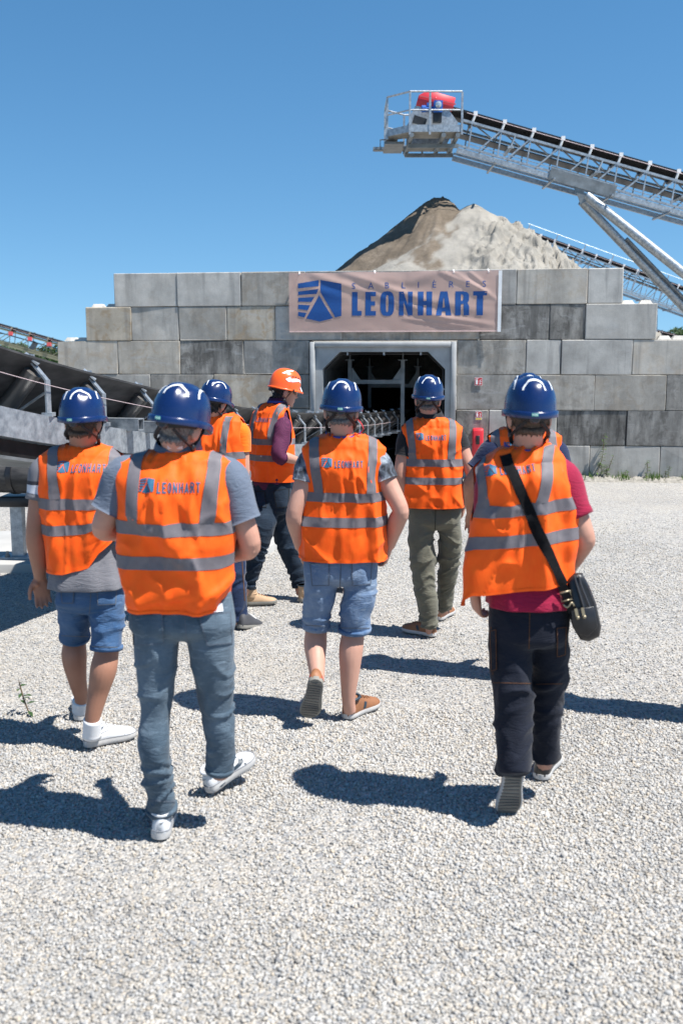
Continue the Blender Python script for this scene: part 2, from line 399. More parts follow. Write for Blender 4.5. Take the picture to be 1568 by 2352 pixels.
# ------------------------------------------------------------------ tunnel portal
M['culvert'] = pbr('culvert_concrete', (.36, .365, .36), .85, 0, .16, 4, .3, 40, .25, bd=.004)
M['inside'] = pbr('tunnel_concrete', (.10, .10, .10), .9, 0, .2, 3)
portal = thing('tunnel_portal', (onwall(880, 900).x, onwall(880, 900).y, 0), 'pale concrete box tunnel with slanted upper corners in the block wall', 'tunnel')
oy = .05
pl, pr, pt = onwall(712.5, 900, oy), onwall(1046, 900, oy), onwall(880, 785, oy).z
PW = (pr - pl).length; pc = (pl + pr) / 2
def P3(x, y, z): return Vector((pc.x, pc.y, 0)) + WD * x - WN * y + Vector((0, 0, z))
il, ir, it = onwall(741, 900, oy), onwall(1021, 900, oy), onwall(880, 808, oy).z
xa, xb = (il - pc).dot(WD), (ir - pc).dot(WD)
cham = .29
def opening(grow=0.):
    return [(xa - grow, 0), (xa - grow, it - cham), (xa + cham, it + grow), (xb - cham, it + grow), (xb + grow, it - cham), (xb + grow, 0)]
inn = opening(); outp = [(-PW / 2, 0), (-PW / 2, it - cham), (-PW / 2, pt), (PW / 2, pt), (PW / 2, it - cham), (PW / 2, 0)]
m = MB()
V = [P3(x, 0, z) for x, z in inn] + [P3(x, 0, z) for x, z in outp] + [P3(x, .2, z) for x, z in inn] + [P3(x, .5, z) for x, z in outp]
Fc = [[i, i + 1, 7 + i, 6 + i] for i in range(5)] + [[i + 1, i, 12 + i, 13 + i] for i in range(5)] + [[6 + i, 7 + i, 19 + i, 18 + i] for i in range(5)]
m.add([list(v) for v in V], Fc); m.build('portal_face', M['culvert'], portal)
m = MB(); rw = .085
zb = onwall(730, 966, oy).z
for sx in (-1, 1):
    m.box(P3(sx * (PW / 2 - rw / 2), -.03, (zb + pt) / 2), (rw, .06, pt - zb), WM)
    m.box(P3(sx * (PW / 2 - rw / 2 - .02), -.02, zb - .03), (rw * .9, .04, .06), WM)
m.box(P3(0, -.03, pt - rw / 2), (PW - 2 * rw - .004, .06, rw), WM)
bevel(m.build('portal_rim', M['culvert'], portal), .012, 1)
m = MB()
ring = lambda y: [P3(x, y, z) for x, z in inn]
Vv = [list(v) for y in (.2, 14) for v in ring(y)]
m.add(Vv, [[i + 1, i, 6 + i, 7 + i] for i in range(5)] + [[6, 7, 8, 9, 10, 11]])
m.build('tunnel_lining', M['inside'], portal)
def cable():
    q = opening(-.035); pts = [P3(x, .12, z) for x, z in q]
    m = MB()
    for a, b in zip(pts[:-1], pts[1:]): m.tube([a, b], .012, 6)
    m.build('cable_conduit', M['black'], portal)
    m = MB()
    for t in (.2, .5, .8): m = MB(); m.box(P3(xa + (xb - xa) * t, .10, it - .03), (.03, .03, .05), WM); m.build('conduit_clip', M['galv'], portal)
    for s in (xa + .03, xb - .03):
        for z in (it - .62, it - 1.5): m = MB(); m.box(P3(s, .10, z), (.05, .03, .03), WM); m.build('conduit_clip', M['galv'], portal)
cable()
def tun(px, py, dep):   # a point inside the tunnel, dep metres behind the wall face
    return onwall(px, py, -dep)
def steel_frame(dep, xl, xr, yt, yb, ybeam, label, mat):
    A = tun(xl, yt, dep); t = thing('portal_frame', (A.x, A.y, 0), label, 'steel frame', 'steel frames in the tunnel')
    for x in (xl, xr):
        a = tun(x, yt, dep); m = MB(); m.bar((a.x, a.y, 0), a, .065, .065, WN); m.build('post', mat, t)
        m = MB(); m.bar(a, a + Vector((0, 0, .16)), .018, .018, WN); m.box(a, (.16, .1, .015), WM); m.build('hanger_rod', mat, t)
    a, b = tun(xl, ybeam, dep), tun(xr, ybeam, dep)
    m = MB(); m.bar(a + WD * .034, b - WD * .034, .06, .07); m.build('cross_beam', mat, t)
    for p, s in ((a, 1), (b, -1)):
        m = MB(); q = [p + WD * s * .034 + Vector((0, 0, .036)), p + WD * s * .19 + Vector((0, 0, .036)), p + WD * s * .034 + Vector((0, 0, .26))]
        m.add([list(v) for v in q] + [list(v - WN * .01) for v in q], [[0, 1, 2], [5, 4, 3], [0, 3, 4, 1], [1, 4, 5, 2], [2, 5, 3, 0]]); m.build('gusset_plate', mat, t)
steel_frame(.9, 803.5, 925, 827, 960, 877, 'front galvanised steel frame just inside the tunnel mouth', M['galv_dull'])
steel_frame(3.2, 849, 959, 842, 950, 886, 'second galvanised steel frame deeper in the dark tunnel', M['galv_dull'])

# ------------------------------------------------------------------ signs and extinguisher cabinet
M['sign_red'] = pbr('sign_red', (.50, .03, .035), .5, 0, .05)
M['sign_yellow'] = pbr('sign_yellow', (.6, .5, .06), .5, 0, .05)
def fire_sign(x0, x1, y0, y1, label, strip):
    a, b = onwall(x0, y1, .012), onwall(x1, y0, .012); wd, ht = (b - a).dot(WD), b.z - a.z
    t = thing('fire_sign', a, label, 'sign', 'fire extinguisher signs')
    def q(u, v, o=0.): return np.array(a + WD * (u * wd) + Vector((0, 0, v * ht)) + WN * o)
    def plate(name, mat, polys, o):
        m = MB()
        for p in polys:
            n = len(p); m.add([q(u, v, o) for u, v in p] + [q(u, v, o - .006) for u, v in p], [list(range(n)), list(range(n, 2 * n))[::-1]] + [[i, i + n, (i + 1) % n + n, (i + 1) % n] for i in range(n)])
        m.build(name, mat, t)
    v0 = .26 if strip else 0.
    plate('sign_panel', M['white'], [[(0, 0), (1, 0), (1, 1), (0, 1)]], 0)
    plate('red_field', M['sign_red'], [[(.04, v0 + .04), (.96, v0 + .04), (.96, .96), (.04, .96)]], .002)
    if strip: plate('yellow_strip', M['sign_yellow'], [[(.04, .03), (.96, .03), (.96, .22), (.04, .22)]], .002)
    f = lambda L: [[(u, v0 + .04 + v * (.92 - v0)) for u, v in p] for p in L]
    plate('extinguisher_symbol', M['white'], f([[(.16, .12), (.42, .12), (.42, .62), (.36, .72), (.22, .72), (.16, .62)], [(.23, .74), (.35, .74), (.35, .82), (.23, .82)], [(.20, .83), (.52, .88), (.52, .93), (.20, .92)], [(.10, .56), (.14, .56), (.14, .84), (.20, .88), (.18, .93), (.10, .86)]]), .004)
    plate('flame_symbol', M['white'], f([[(.55, .15), (.72, .12), (.86, .2), (.78, .3), (.66, .26)], [(.58, .3), (.74, .38), (.9, .52), (.82, .56), (.7, .48)], [(.6, .5), (.72, .6), (.86, .78), (.78, .78), (.66, .66)]]), .004)
fire_sign(1089, 1107.5, 867, 885.5, 'upper red fire extinguisher sign on the block wall', False)
fire_sign(1091, 1106, 945, 964.5, 'lower fire extinguisher sign with yellow strip on the block wall', True)
ca = onwall(1083, 1052, .26); cb = onwall(1110, 985, .26)
cab = thing('extinguisher_cabinet', ca, 'red plastic extinguisher cabinet with small window by the tunnel', 'cabinet')
cw, chh = (cb - ca).dot(WD), cb.z - ca.z
def Q(u, v, o): return ca + WD * (u * cw) + Vector((0, 0, v * chh)) - WN * o
m = MB(); m.box(Q(.5, .5, .14), (cw, .26, chh), WM); bevel(m.build('cabinet_body', M['red'], cab), .03, 3)
m = MB(); m.box(Q(.5, .5, .0), (cw * .86, .025, chh * .9), WM); bevel(m.build('cabinet_door', M['red'], cab), .01, 2)
m = MB(); m.box(Q(.5, .62, -.016), (cw * .34, .012, chh * .3), WM); bevel(m.build('door_window', M['black'], cab), .004, 1)
m = MB(); m.bar(Q(.5, .5, .3) + Vector((0, 0, -chh * .5)), Vector((Q(.5, 0, .14).x, Q(.5, 0, .14).y, 0)), .05); m.build('cabinet_stand', M['galv'], cab)

# ------------------------------------------------------------------ banner
def glyph_quads():
    """heavy condensed capitals as four-cornered pieces in a unit-high box: letter -> (width, pieces)"""
    G = {}
    def rect(a, b, c, d): return [(a, b), (c, b), (c, d), (a, d)]
    G['L'] = (.44, [rect(0, .2, .24, 1), rect(0, 0, .42, .2)])
    G['E'] = (.47, [rect(0, 0, .24, 1), rect(.24, 0, .45, .19), rect(.24, .42, .42, .6), rect(.24, .81, .45, 1)])
    def ring(cx, cy, rx, ry, ix, iy, n, a0=0, a1=360, p=3.0):
        Lq = []
        def s(a, ax, ay):
            c, d = math.cos(R_(a)), math.sin(R_(a)); return (cx + ax * math.copysign(abs(c) ** (2 / p), c), cy + ay * math.copysign(abs(d) ** (2 / p), d))
        for k in range(n):
            a, b = a0 + (a1 - a0) * k / n, a0 + (a1 - a0) * (k + 1) / n
            Lq.append([s(a, rx, ry), s(b, rx, ry), s(b, ix, iy), s(a, ix, iy)])
        return Lq
    G['O'] = (.6, ring(.29, .5, .29, .52, .055, .36, 20))
    G['N'] = (.6, [rect(0, 0, .2, 1), rect(.38, 0, .58, 1), [(.19, 1), (.19, .62), (.39, 0), (.39, .40)]])
    G['H'] = (.6, [rect(0, 0, .23, 1), rect(.35, 0, .58, 1), rect(.22, .42, .36, .6)])
    G['A'] = (.64, [[(0, 0), (.22, 0), (.33, 1), (.17, 1)], [(.40, 0), (.62, 0), (.45, 1), (.29, 1)], rect(.2, .17, .42, .33)])
    G['R'] = (.6, [rect(0, 0, .23, 1)] + ring(.23, .735, .33, .265, .1, .13, 10, -90, 90) + [[(.34, .46), (.5, .52), (.57, .36), (.57, 0)], [(.34, .46), (.57, 0), (.35, 0), (.34, .36)]])
    G['T'] = (.54, [rect(.14, 0, .38, .82), rect(0, .82, .52, 1)])
    return G
GQ = glyph_quads()
def light_glyphs():
    rect = lambda a, b, c, d: [(a, b), (c, b), (c, d), (a, d)]
    def ring(cx, cy, rx, ry, ix, iy, n, a0=0, a1=360, p=2.6):
        s = lambda a, ax, ay: (cx + ax * math.copysign(abs(math.cos(R_(a))) ** (2 / p), math.cos(R_(a))), cy + ay * math.copysign(abs(math.sin(R_(a))) ** (2 / p), math.sin(R_(a))))
        return [[s(a0 + (a1 - a0) * k / n, rx, ry), s(a0 + (a1 - a0) * (k + 1) / n, rx, ry), s(a0 + (a1 - a0) * (k + 1) / n, ix, iy), s(a0 + (a1 - a0) * k / n, ix, iy)] for k in range(n)]
    return {'L': (.40, [rect(0, .15, .16, 1), rect(0, 0, .40, .15)]), 'E': (.42, [rect(0, 0, .16, 1), rect(.16, 0, .42, .15), rect(.16, .43, .38, .57), rect(.16, .85, .42, 1)]),
            'O': (.48, ring(.24, .5, .24, .51, .09, .36, 20)), 'N': (.48, [rect(0, 0, .14, 1), rect(.34, 0, .48, 1), [(.13, 1), (.13, .66), (.35, 0), (.35, .34)]]), 'H': (.48, [rect(0, 0, .15, 1), rect(.33, 0, .48, 1), rect(.15, .43, .33, .57)]),
            'A': (.50, [[(0, 0), (.15, 0), (.30, 1), (.20, 1)], [(.35, 0), (.50, 0), (.30, 1), (.20, 1)], rect(.13, .20, .37, .33)]), 'R': (.48, [rect(0, 0, .15, 1)] + ring(.15, .74, .31, .26, .15, .13, 10, -90, 90) + [[(.24, .49), (.38, .5), (.48, 0), (.32, 0)]]), 'T': (.46, [rect(.155, 0, .305, .86), rect(0, .86, .46, 1)])}
GL = light_glyphs()
def word_quads(word, x, y, h, wide=1., gap=.09, GQ=GQ):
    out = []
    for ch in word:
        wd, P = GQ[ch]; out += [[(x + u * h * wide, y + v * h) for u, v in p] for p in P]; x += (wd + gap) * h * wide
    return out, x
LG = [[(115, 120), (262, 97), (262, 140), (115, 155)], [(115, 178), (262, 160), (246, 196), (115, 202)], [(115, 221), (231, 217), (209, 252), (115, 250)],
      [(115, 270), (201, 276), (182, 312), (115, 302)], [(115, 322), (176, 330), (158, 362), (115, 352)],
      [(265, 205), (362, 370), (267, 393), (172, 370)], [(275, 97), (349, 111), (349, 310), (275, 185)], [(349, 111), (423, 125), (423, 353), (349, 310)], [(349, 310), (423, 353), (378, 363), (349, 311)]]
def logo_quads(x, y, h):
    s = h / 296; return [[(x + (u - 115) * s, y + (393 - v) * s) for u, v in p] for p in LG]
def sub_quads(quads, step):
    """split four-cornered pieces into small cells -> points (n,2), faces"""
    V, Fc, n = [], [], 0
    for q in quads:
        q = np.array(q, float)
        nu = max(1, int(np.ceil(max(np.linalg.norm(q[1] - q[0]), np.linalg.norm(q[2] - q[3])) / step)))
        nv = max(1, int(np.ceil(max(np.linalg.norm(q[3] - q[0]), np.linalg.norm(q[2] - q[1])) / step)))
        for j in range(nv + 1):
            for i in range(nu + 1):
                a, b = i / nu, j / nv; V.append(q[0] * (1 - a) * (1 - b) + q[1] * a * (1 - b) + q[2] * a * b + q[3] * (1 - a) * b)
        Fc += [[n + j * (nu + 1) + i, n + j * (nu + 1) + i + 1, n + (j + 1) * (nu + 1) + i + 1, n + (j + 1) * (nu + 1) + i] for j in range(nv) for i in range(nu)]
        n += (nu + 1) * (nv + 1)
    return np.array(V), Fc
def text_mesh(txt, size, spacing=1.):
    cu = bpy.data.curves.new('txt', 'FONT'); cu.body = txt; cu.size = size; cu.space_character = spacing; cu.resolution_u = 3
    o = bpy.data.objects.new('txt', cu); COL.objects.link(o)
    me = o.to_mesh(); V = np.array([v.co[:2] for v in me.vertices]); Fc = [list(p.vertices) for p in me.polygons]
    o.to_mesh_clear(); bpy.data.objects.remove(o); bpy.data.curves.remove(cu); return V, Fc
def banner_material():
    t = NT('banner_fabric'); t.set(col=t.mix(t.noise(3), (.70, .47, .40), (.75, .52, .45)), rough=.75, nrm=t.bump(t.noise(5, None, 2), .10, .02))
    tr = t.n('ShaderNodeBsdfTranslucent'); tr.inputs[0].default_value = (.6, .36, .3, 1); tp = t.n('ShaderNodeBsdfTransparent')
    a = t.n('ShaderNodeMixShader'); a.inputs[0].default_value = .25; t.l(t.b.outputs[0], a.inputs[1]); t.l(tr.outputs[0], a.inputs[2])
    b = t.n('ShaderNodeMixShader'); b.inputs[0].default_value = .24; t.l(a.outputs[0], b.inputs[1]); t.l(tp.outputs[0], b.inputs[2]); t.l(b.outputs[0], t.out.inputs[0])
    return t.m
BA, BB = onwall(664, 627, .05), onwall(1152, 620.5, .05); bz0 = onwall(667, 763, .05).z
BW = (BB - BA).dot(WD); BH = (BA.z + BB.z) / 2 - bz0
ban = thing('banner', BA, 'salmon pink fabric banner with blue lettering across the wall top', 'banner')
RIDGE = [((.12, .95), (.50, .52), .035, .022), ((.50, .52), (.78, .18), .03, .018), ((.25, 1.0), (.7, .45), .03, .018), ((.70, .98), (.55, .80), .05, .02), ((.72, .98), (.95, .62), .02, .016),
         ((.78, .98), (.99, .50), .016, .014), ((.85, .98), (.93, .75), .014, .014), ((.60, .30), (.98, .10), .022, .016), ((.55, .22), (.90, .06), .016, .012), ((.35, .9), (.55, .84), .05, .02), ((.05, .8), (.3, .55), .04, .012), ((.4, .75), (.95, .3), .04, .014)]
def bpos(P, off=0.):
    u, v = np.asarray(P)[:, 0] / BW, np.asarray(P)[:, 1] / BH
    d = .03 + .007 * fbm(np.stack([u * 6, v * 3, 0 * u], 1), 5)
    for (a, b, wd, am) in RIDGE:
        a, b = np.array(a), np.array(b); q = np.stack([(u - a[0]) * 3.5, v - a[1]], 1); e = np.array([(b[0] - a[0]) * 3.5, b[1] - a[1]])
        t = np.clip((q @ e) / (e @ e), 0, 1); dd = np.linalg.norm(q - t[:, None] * e, axis=1)
        d = d + am * np.exp(-(dd / (wd * 2)) ** 2) * np.sin(math.pi * np.clip(t * .9 + .1, 0, 1)) ** .5
    zt = BA.z + (BB.z - BA.z) * u; z = bz0 + (zt - bz0) * v - .012 * np.sin(math.pi * u * 3) ** 2 * (v > .98)
    return np.array(BA)[None] * np.array([1, 1, 0]) + np.outer(u * BW, np.array(WD)) + np.outer(d + off, np.array(WN)) + np.stack([0 * z, 0 * z, z], 1)
def patch(P, Fc, fn, name, mat, parent, off): return raw(name, fn(P, off), Fc, mat, parent, True)
nu, nv = 150, 44
P = np.array([(BW * i / nu, BH * j / nv) for j in range(nv + 1) for i in range(nu + 1)])
bf = patch(P, [[j * (nu + 1) + i, j * (nu + 1) + i + 1, (j + 1) * (nu + 1) + i + 1, (j + 1) * (nu + 1) + i] for j in range(nv) for i in range(nu)], bpos, 'banner_cloth', banner_material(), ban, 0)
bx = lambda x: (x - 50) / 1480 * BW
by = lambda y: (468 - y) / 425 * BH
V, Fc = sub_quads([[(bx(p[0]), by(p[1])) for p in q] for q in LG], .05); patch(V, Fc, bpos, 'logo_mark', M['logo_blue'], ban, .004)
xs_, q = {'L': 497, 'E': 591, 'O': 695, 'N': 826, 'H': 957, 'A': 1083, 'R': 1215, 'T': 1337}, []
wds = {'L': 68, 'E': 74, 'O': 98, 'N': 95, 'H': 99, 'A': 107, 'R': 97, 'T': 95}
for ch in 'LEONHART':
    wd, pcs = GQ[ch]; mx = max(u for p in pcs for u, v in p)
    q = [[(bx(xs_[ch] + u / mx * wds[ch]), by(352 - v * 168 - (xs_[ch] - 497) * -.004)) for u, v in p] for p in pcs]
    V, Fc = sub_quads(q, .05); patch(V, Fc, bpos, 'letter', M['logo_blue'], ban, .004)
for i, ch in enumerate('SABLIÈRES'):
    V, Fc = text_mesh(ch, by(120) - by(120 + 62)); V = V - [V[:, 0].min(), 0]
    V = V * [1.0, 1.0] + [bx((497, 610, 729, 846, 957, 1058, 1172, 1288, 1400)[i]), by(164 - i * .8)]; patch(V, Fc, bpos, 'small_letter', M['logo_blue'], ban, .004)
P = np.array([(BW * (.985 + .016 * i), BH * j / 20 - .006) for j in range(21) for i in range(2)])
patch(P, [[2 * j, 2 * j + 1, 2 * j + 3, 2 * j + 2] for j in range(20)], bpos, 'white_hem', M['white'], ban, .012)
M['hem'] = pbr('banner_hem', (.72, .5, .44), .7)
P = np.array([(BW * .985 * i / 80, BH * (-.002 + .022 * j)) for j in range(2) for i in range(81)])
patch(P, [[i, i + 1, 82 + i, 81 + i] for i in range(80)], bpos, 'bottom_hem', M['hem'], ban, .005)
for u in (.05, .41, .78, .94):
    m = MB(); m.tube([np.array(bpos(np.array([(BW * u, BH * .99)]), .0)[0]) + k for k in (np.array([0, 0, -.02]), np.array([0, .12, .035]))], .016, 6); m.build('banner_tie', M['white'], ban)
# ================================================================== sand heap
def sand_material():
    t = NT('sand'); a = t.n('ShaderNodeAttribute'); a.attribute_name = 'damp'
    pos = t.n('ShaderNodeNewGeometry').outputs['Position']
    dry = t.ramp(t.noise(1.3, pos, 6, .6), [(.3, (.235, .218, .188)), (.7, (.325, .305, .268))])
    wet = t.ramp(t.noise(1.6, pos, 7, .7), [(.3, (.11, .087, .064)), (.55, (.165, .133, .10)), (.72, (.26, .22, .175))])
    t.set(col=t.mix(a.outputs['Fac'], dry, wet), rough=.95, spec=.15, nrm=t.bump(t.noise(9, pos, 8, .75), .6, .05))
    return t.m
M['sand'] = sand_material()
PK = at(1052, 452, 27.5)
def heap():
    n = 450; r = 10.5; xs = np.linspace(-r, r, n)
    X, Y = np.meshgrid(xs, xs * .82); x, y = X.ravel(), Y.ravel()
    def cone(cx, cy, top, sl, seed, rough):
        dx, dy = x - cx, y - cy; d = np.hypot(dx, dy); a = np.arctan2(dy, dx)
        lob = 1 + .05 * np.sin(a * 3 + seed) + .03 * np.sin(a * 7 + 2 * seed)
        return top - sl * d * lob, d, a
    z1, d1, a1 = cone(.38, -.25, PK.z - .16, .625, 1.0, 1)
    z1 = z1 - .22 * np.maximum(0, x - 2.3) ** 1.3
    z2, d2, a2 = cone(-.45, .35, PK.z + .16, .735, 2.3, 0); z2 = np.minimum(z2, PK.z + .03 - .10 * np.abs(x + .45))
    z2 = z2 - .9 * sstep(.1, 1.2, x + .45) * np.maximum(0, x + .1)
    fl = (a1 > -2.05) & (a1 < .6)
    # slumped, lumpy avalanche face on the pale side: chunks stretched down the slope
    q = np.stack([a1 * 7.0, d1 * 1.25 + 0 * a1, 0 * a1], 1); w = fbm(np.stack([x * .9, y * .9, 0 * x], 1), 4)
    tg_ = (a1 + 1.57) * d1; q2 = np.stack([tg_ * 3.2 + d1 * 1.5 + w * 1.3, d1 * 1.9 - tg_ * 1.3 + w * 1.0, 0 * x], 1)
    ch = fbm(q2, 9, 3); big_ = sstep(-.25, .25, fbm(np.stack([x * .55, y * .55, 0 * x], 1), 31, 3))
    rd1 = (1 - np.abs(vn(q2, 9))) ** 2; rd2 = (1 - np.abs(vn(q2 * 2.1 + 5, 10))) ** 2; chunk = (.16 * rd1 + .09 * rd2 + .09 * sstep(-.05, .05, fbm(q2 * 1.4, 14, 3))) * (.25 + .75 * big_) - .13 + .035 * fbm(q2 * 5, 13, 3)
    msk = sstep(.5, 1.4, d1) * sstep(-2.0, -1.45, a1) * (a1 < 1.6)
    z1 = z1 + chunk * msk * 1.25 + .05 * fbm(np.stack([x * 2.6, y * 2.6, 0 * x], 1), 2, 4)
    z2 = z2 + .05 * fbm(np.stack([a2 * 11, d2 * .6, 0 * x], 1), 6, 3) + .06 * fbm(np.stack([x * 3, y * 3, 0 * x], 1), 7, 4)
    damp = sstep(-.05, .03, z2 - z1 + .10 * fbm(np.stack([x * 2.6, y * 2.6, 0 * x], 1), 12, 5))
    damp = np.maximum(damp, .9 * sstep(.5, 2.6, x - 2.4 + y * .6) * sstep(1.0, 2.2, y))
    z = np.maximum(np.maximum(z1, z2), 0) - .02
    # flat slip top of the brown stream
    V = np.stack([x, y, z], 1) + np.array([PK.x, PK.y, 0])
    I = np.arange(n * n).reshape(n, n); Fc = np.stack([I[:-1, :-1], I[:-1, 1:], I[1:, 1:], I[1:, :-1]], -1).reshape(-1, 4)
    keep = (z[Fc].max(1) > 1.5); Fc = Fc[keep]
    o = raw('sand_heap', V, Fc, M['sand'], None, True)
    att = o.data.attributes.new('damp', 'FLOAT', 'POINT'); att.data.foreach_set('value', damp.astype(np.float32))
    tag(o, 'tall heap of pale sand with a brown damp side behind the block wall', 'sand heap')
heap()

# ================================================================== raised truss conveyors behind the wall
def truss(name, p0, ax, mod, nmod, h, wid, label, rail, mats, every=4):
    """p0: first upper node; ax: unit direction (down to the right); far side lies wid metres further back"""
    g_, d_, blt = mats; ax = Vector(ax).normalized(); back = Vector((0, 1, 0)); up = Vector((-ax.z, 0, ax.x)); Z = Vector((0, 0, 1))
    t = thing(name, p0, label, 'conveyor'); L = mod * nmod
    P = lambda a, v, b: p0 + ax * a + up * v + back * b
    for b in (0, wid):
        m = MB(); m.bar(P(-.3, 0, b), P(L, 0, b), .055, .06, up); m.build('top_chord', g_, t)
        m = MB(); m.bar(P(-.2, -h, b), P(L, -h, b), .06, .05, up); m.bar(P(-.2, -h - .125, b), P(L, -h - .125, b), .10, .12, up); m.build('bottom_chord', g_, t)
        m = MB(); m.bar(P(0, -h * .93, b - .25 if b == 0 else b + .25), P(L, -h * .93, b - .25 if b == 0 else b + .25), .018, .018, up)
        m.build('cable_tray', g_, t)
    k = 0
    for i in range(nmod):
        for b in (0, wid):
            m = MB(); m.bar(P(i * mod, 0, b), P(i * mod + .10 * mod, -h, b), .035, .035, up); m.build('truss_post', g_, t)
            m = MB(); m.bar(P((i + 1) * mod - .03, -.02, b), P(i * mod + .42 * mod, -h, b), .038, .038, up); m.build('truss_brace', g_, t)
        m = MB(); m.bar(P(i * mod, .0, 0), P((i + .9) * mod, .0, wid), .03, .03, up); m.build('cross_brace', g_, t)
        for b in (0, wid):
            m = MB(); s = 1 if b == 0 else -1
            m.bar(P(i * mod, 0, b), P(i * mod + .02, .20, b + s * .02), .05, .03, up); m.box(P(i * mod + .02, .25, b + s * .03), (.10, .05, .11)); m.build('idler_bracket', M['white'] if rail < 2 else g_, t)
        m = MB(); m.tube([P(i * mod, .20, .05), P(i * mod, .06, wid * .32), P(i * mod, .06, wid * .68), P(i * mod, .20, wid - .05)], .045, 8); m.build('idler_roller', d_, t)
        if i % 2 == 1:
            m = MB(); m.bar(P(i * mod + .05, -h - .1, -.3 if rail else 0), P(i * mod + .05, -h - .26, -.28 if rail else 0), .045, .06, up); m.bar(P(i * mod + .05, -h - .20, -.28), P(i * mod + .05, -h - .20, wid + .2), .05, .05, up); m.build('cross_member', g_, t)
        if i % 3 == 1:
            m = MB(); m.tube([P(i * mod + .35, -.30, 0), P(i * mod + .35, -.30, wid)], .05, 8); m.bar(P(i * mod + .38, .0, 0), P(i * mod + .33, -.36, -.01), .06, .04, up); m.box(P(i * mod + .34, -.33, -.03), (.16, .05, .05)); m.build('return_roller', g_, t)
    m = MB(); pr = [(.06, .275), (.30, .16), (.7, .16), (.94, .275)]
    V = []
    for a in (-.6, L):
        V += [P(a, v, b * wid) for b, v in pr] + [P(a, v - .06, b * wid) for b, v in pr]
    m.add([list(v) for v in V], [[i, i + 1, 9 + i, 8 + i] for i in range(3)] + [[5 + i, 4 + i, 12 + i, 13 + i] for i in range(3)] + [[0, 8, 12, 4], [3, 7, 15, 11]])
    m.build('carrying_belt', blt, t)
    m = MB(); m.bar(P(-.2, -.26, wid / 2), P(L, -.26, wid / 2), wid * .55, .03, up); m.build('return_belt', blt, t)
    m = MB(); m.tube([P(-.2, .19, -.05), P(L, .19, -.05)], .009, 5); m.build('pull_cord', M['cord'], t)
    if rail == 1:
        m = MB(); m.tube([P(-.1, .5, -.4), P(L, .5, -.4)], .013, 6); m.build('hand_rail', g_, t)
        for i in range(0, nmod, 2):
            m = MB(); m.bar(P(i * mod, -h, -.4), P(i * mod, .5, -.4), .05, .05, up); m.build('rail_post', g_, t)
    return t, P
M['cord'] = pbr('pink_cord', (.46, .36, .36), .7)
M['belt'] = pbr('belt_rubber', (.016, .015, .016), .45, 0, .3, 6, .1, 60)
YC = 27.0
n0, n8 = at(1084, 282, YC), at(1084 + 66.6 * 7, 282 + 18.9 * 7, YC)
ax1 = (n8 - n0).normalized(); mod = (n8 - n0).length / 7
c1, PC = truss('truss_conveyor', n0, ax1, mod, 13, .63, 1.05, 'big galvanised truss conveyor ending above the sand heap with red hood', 0, (M['galv'], M['dark_steel'], M['belt']))
k0 = lambda x, y, dy=0.: at((1480 + x / 3.136) / 1.742, (330 + y / 3.136) / 1.742, YC + dy)
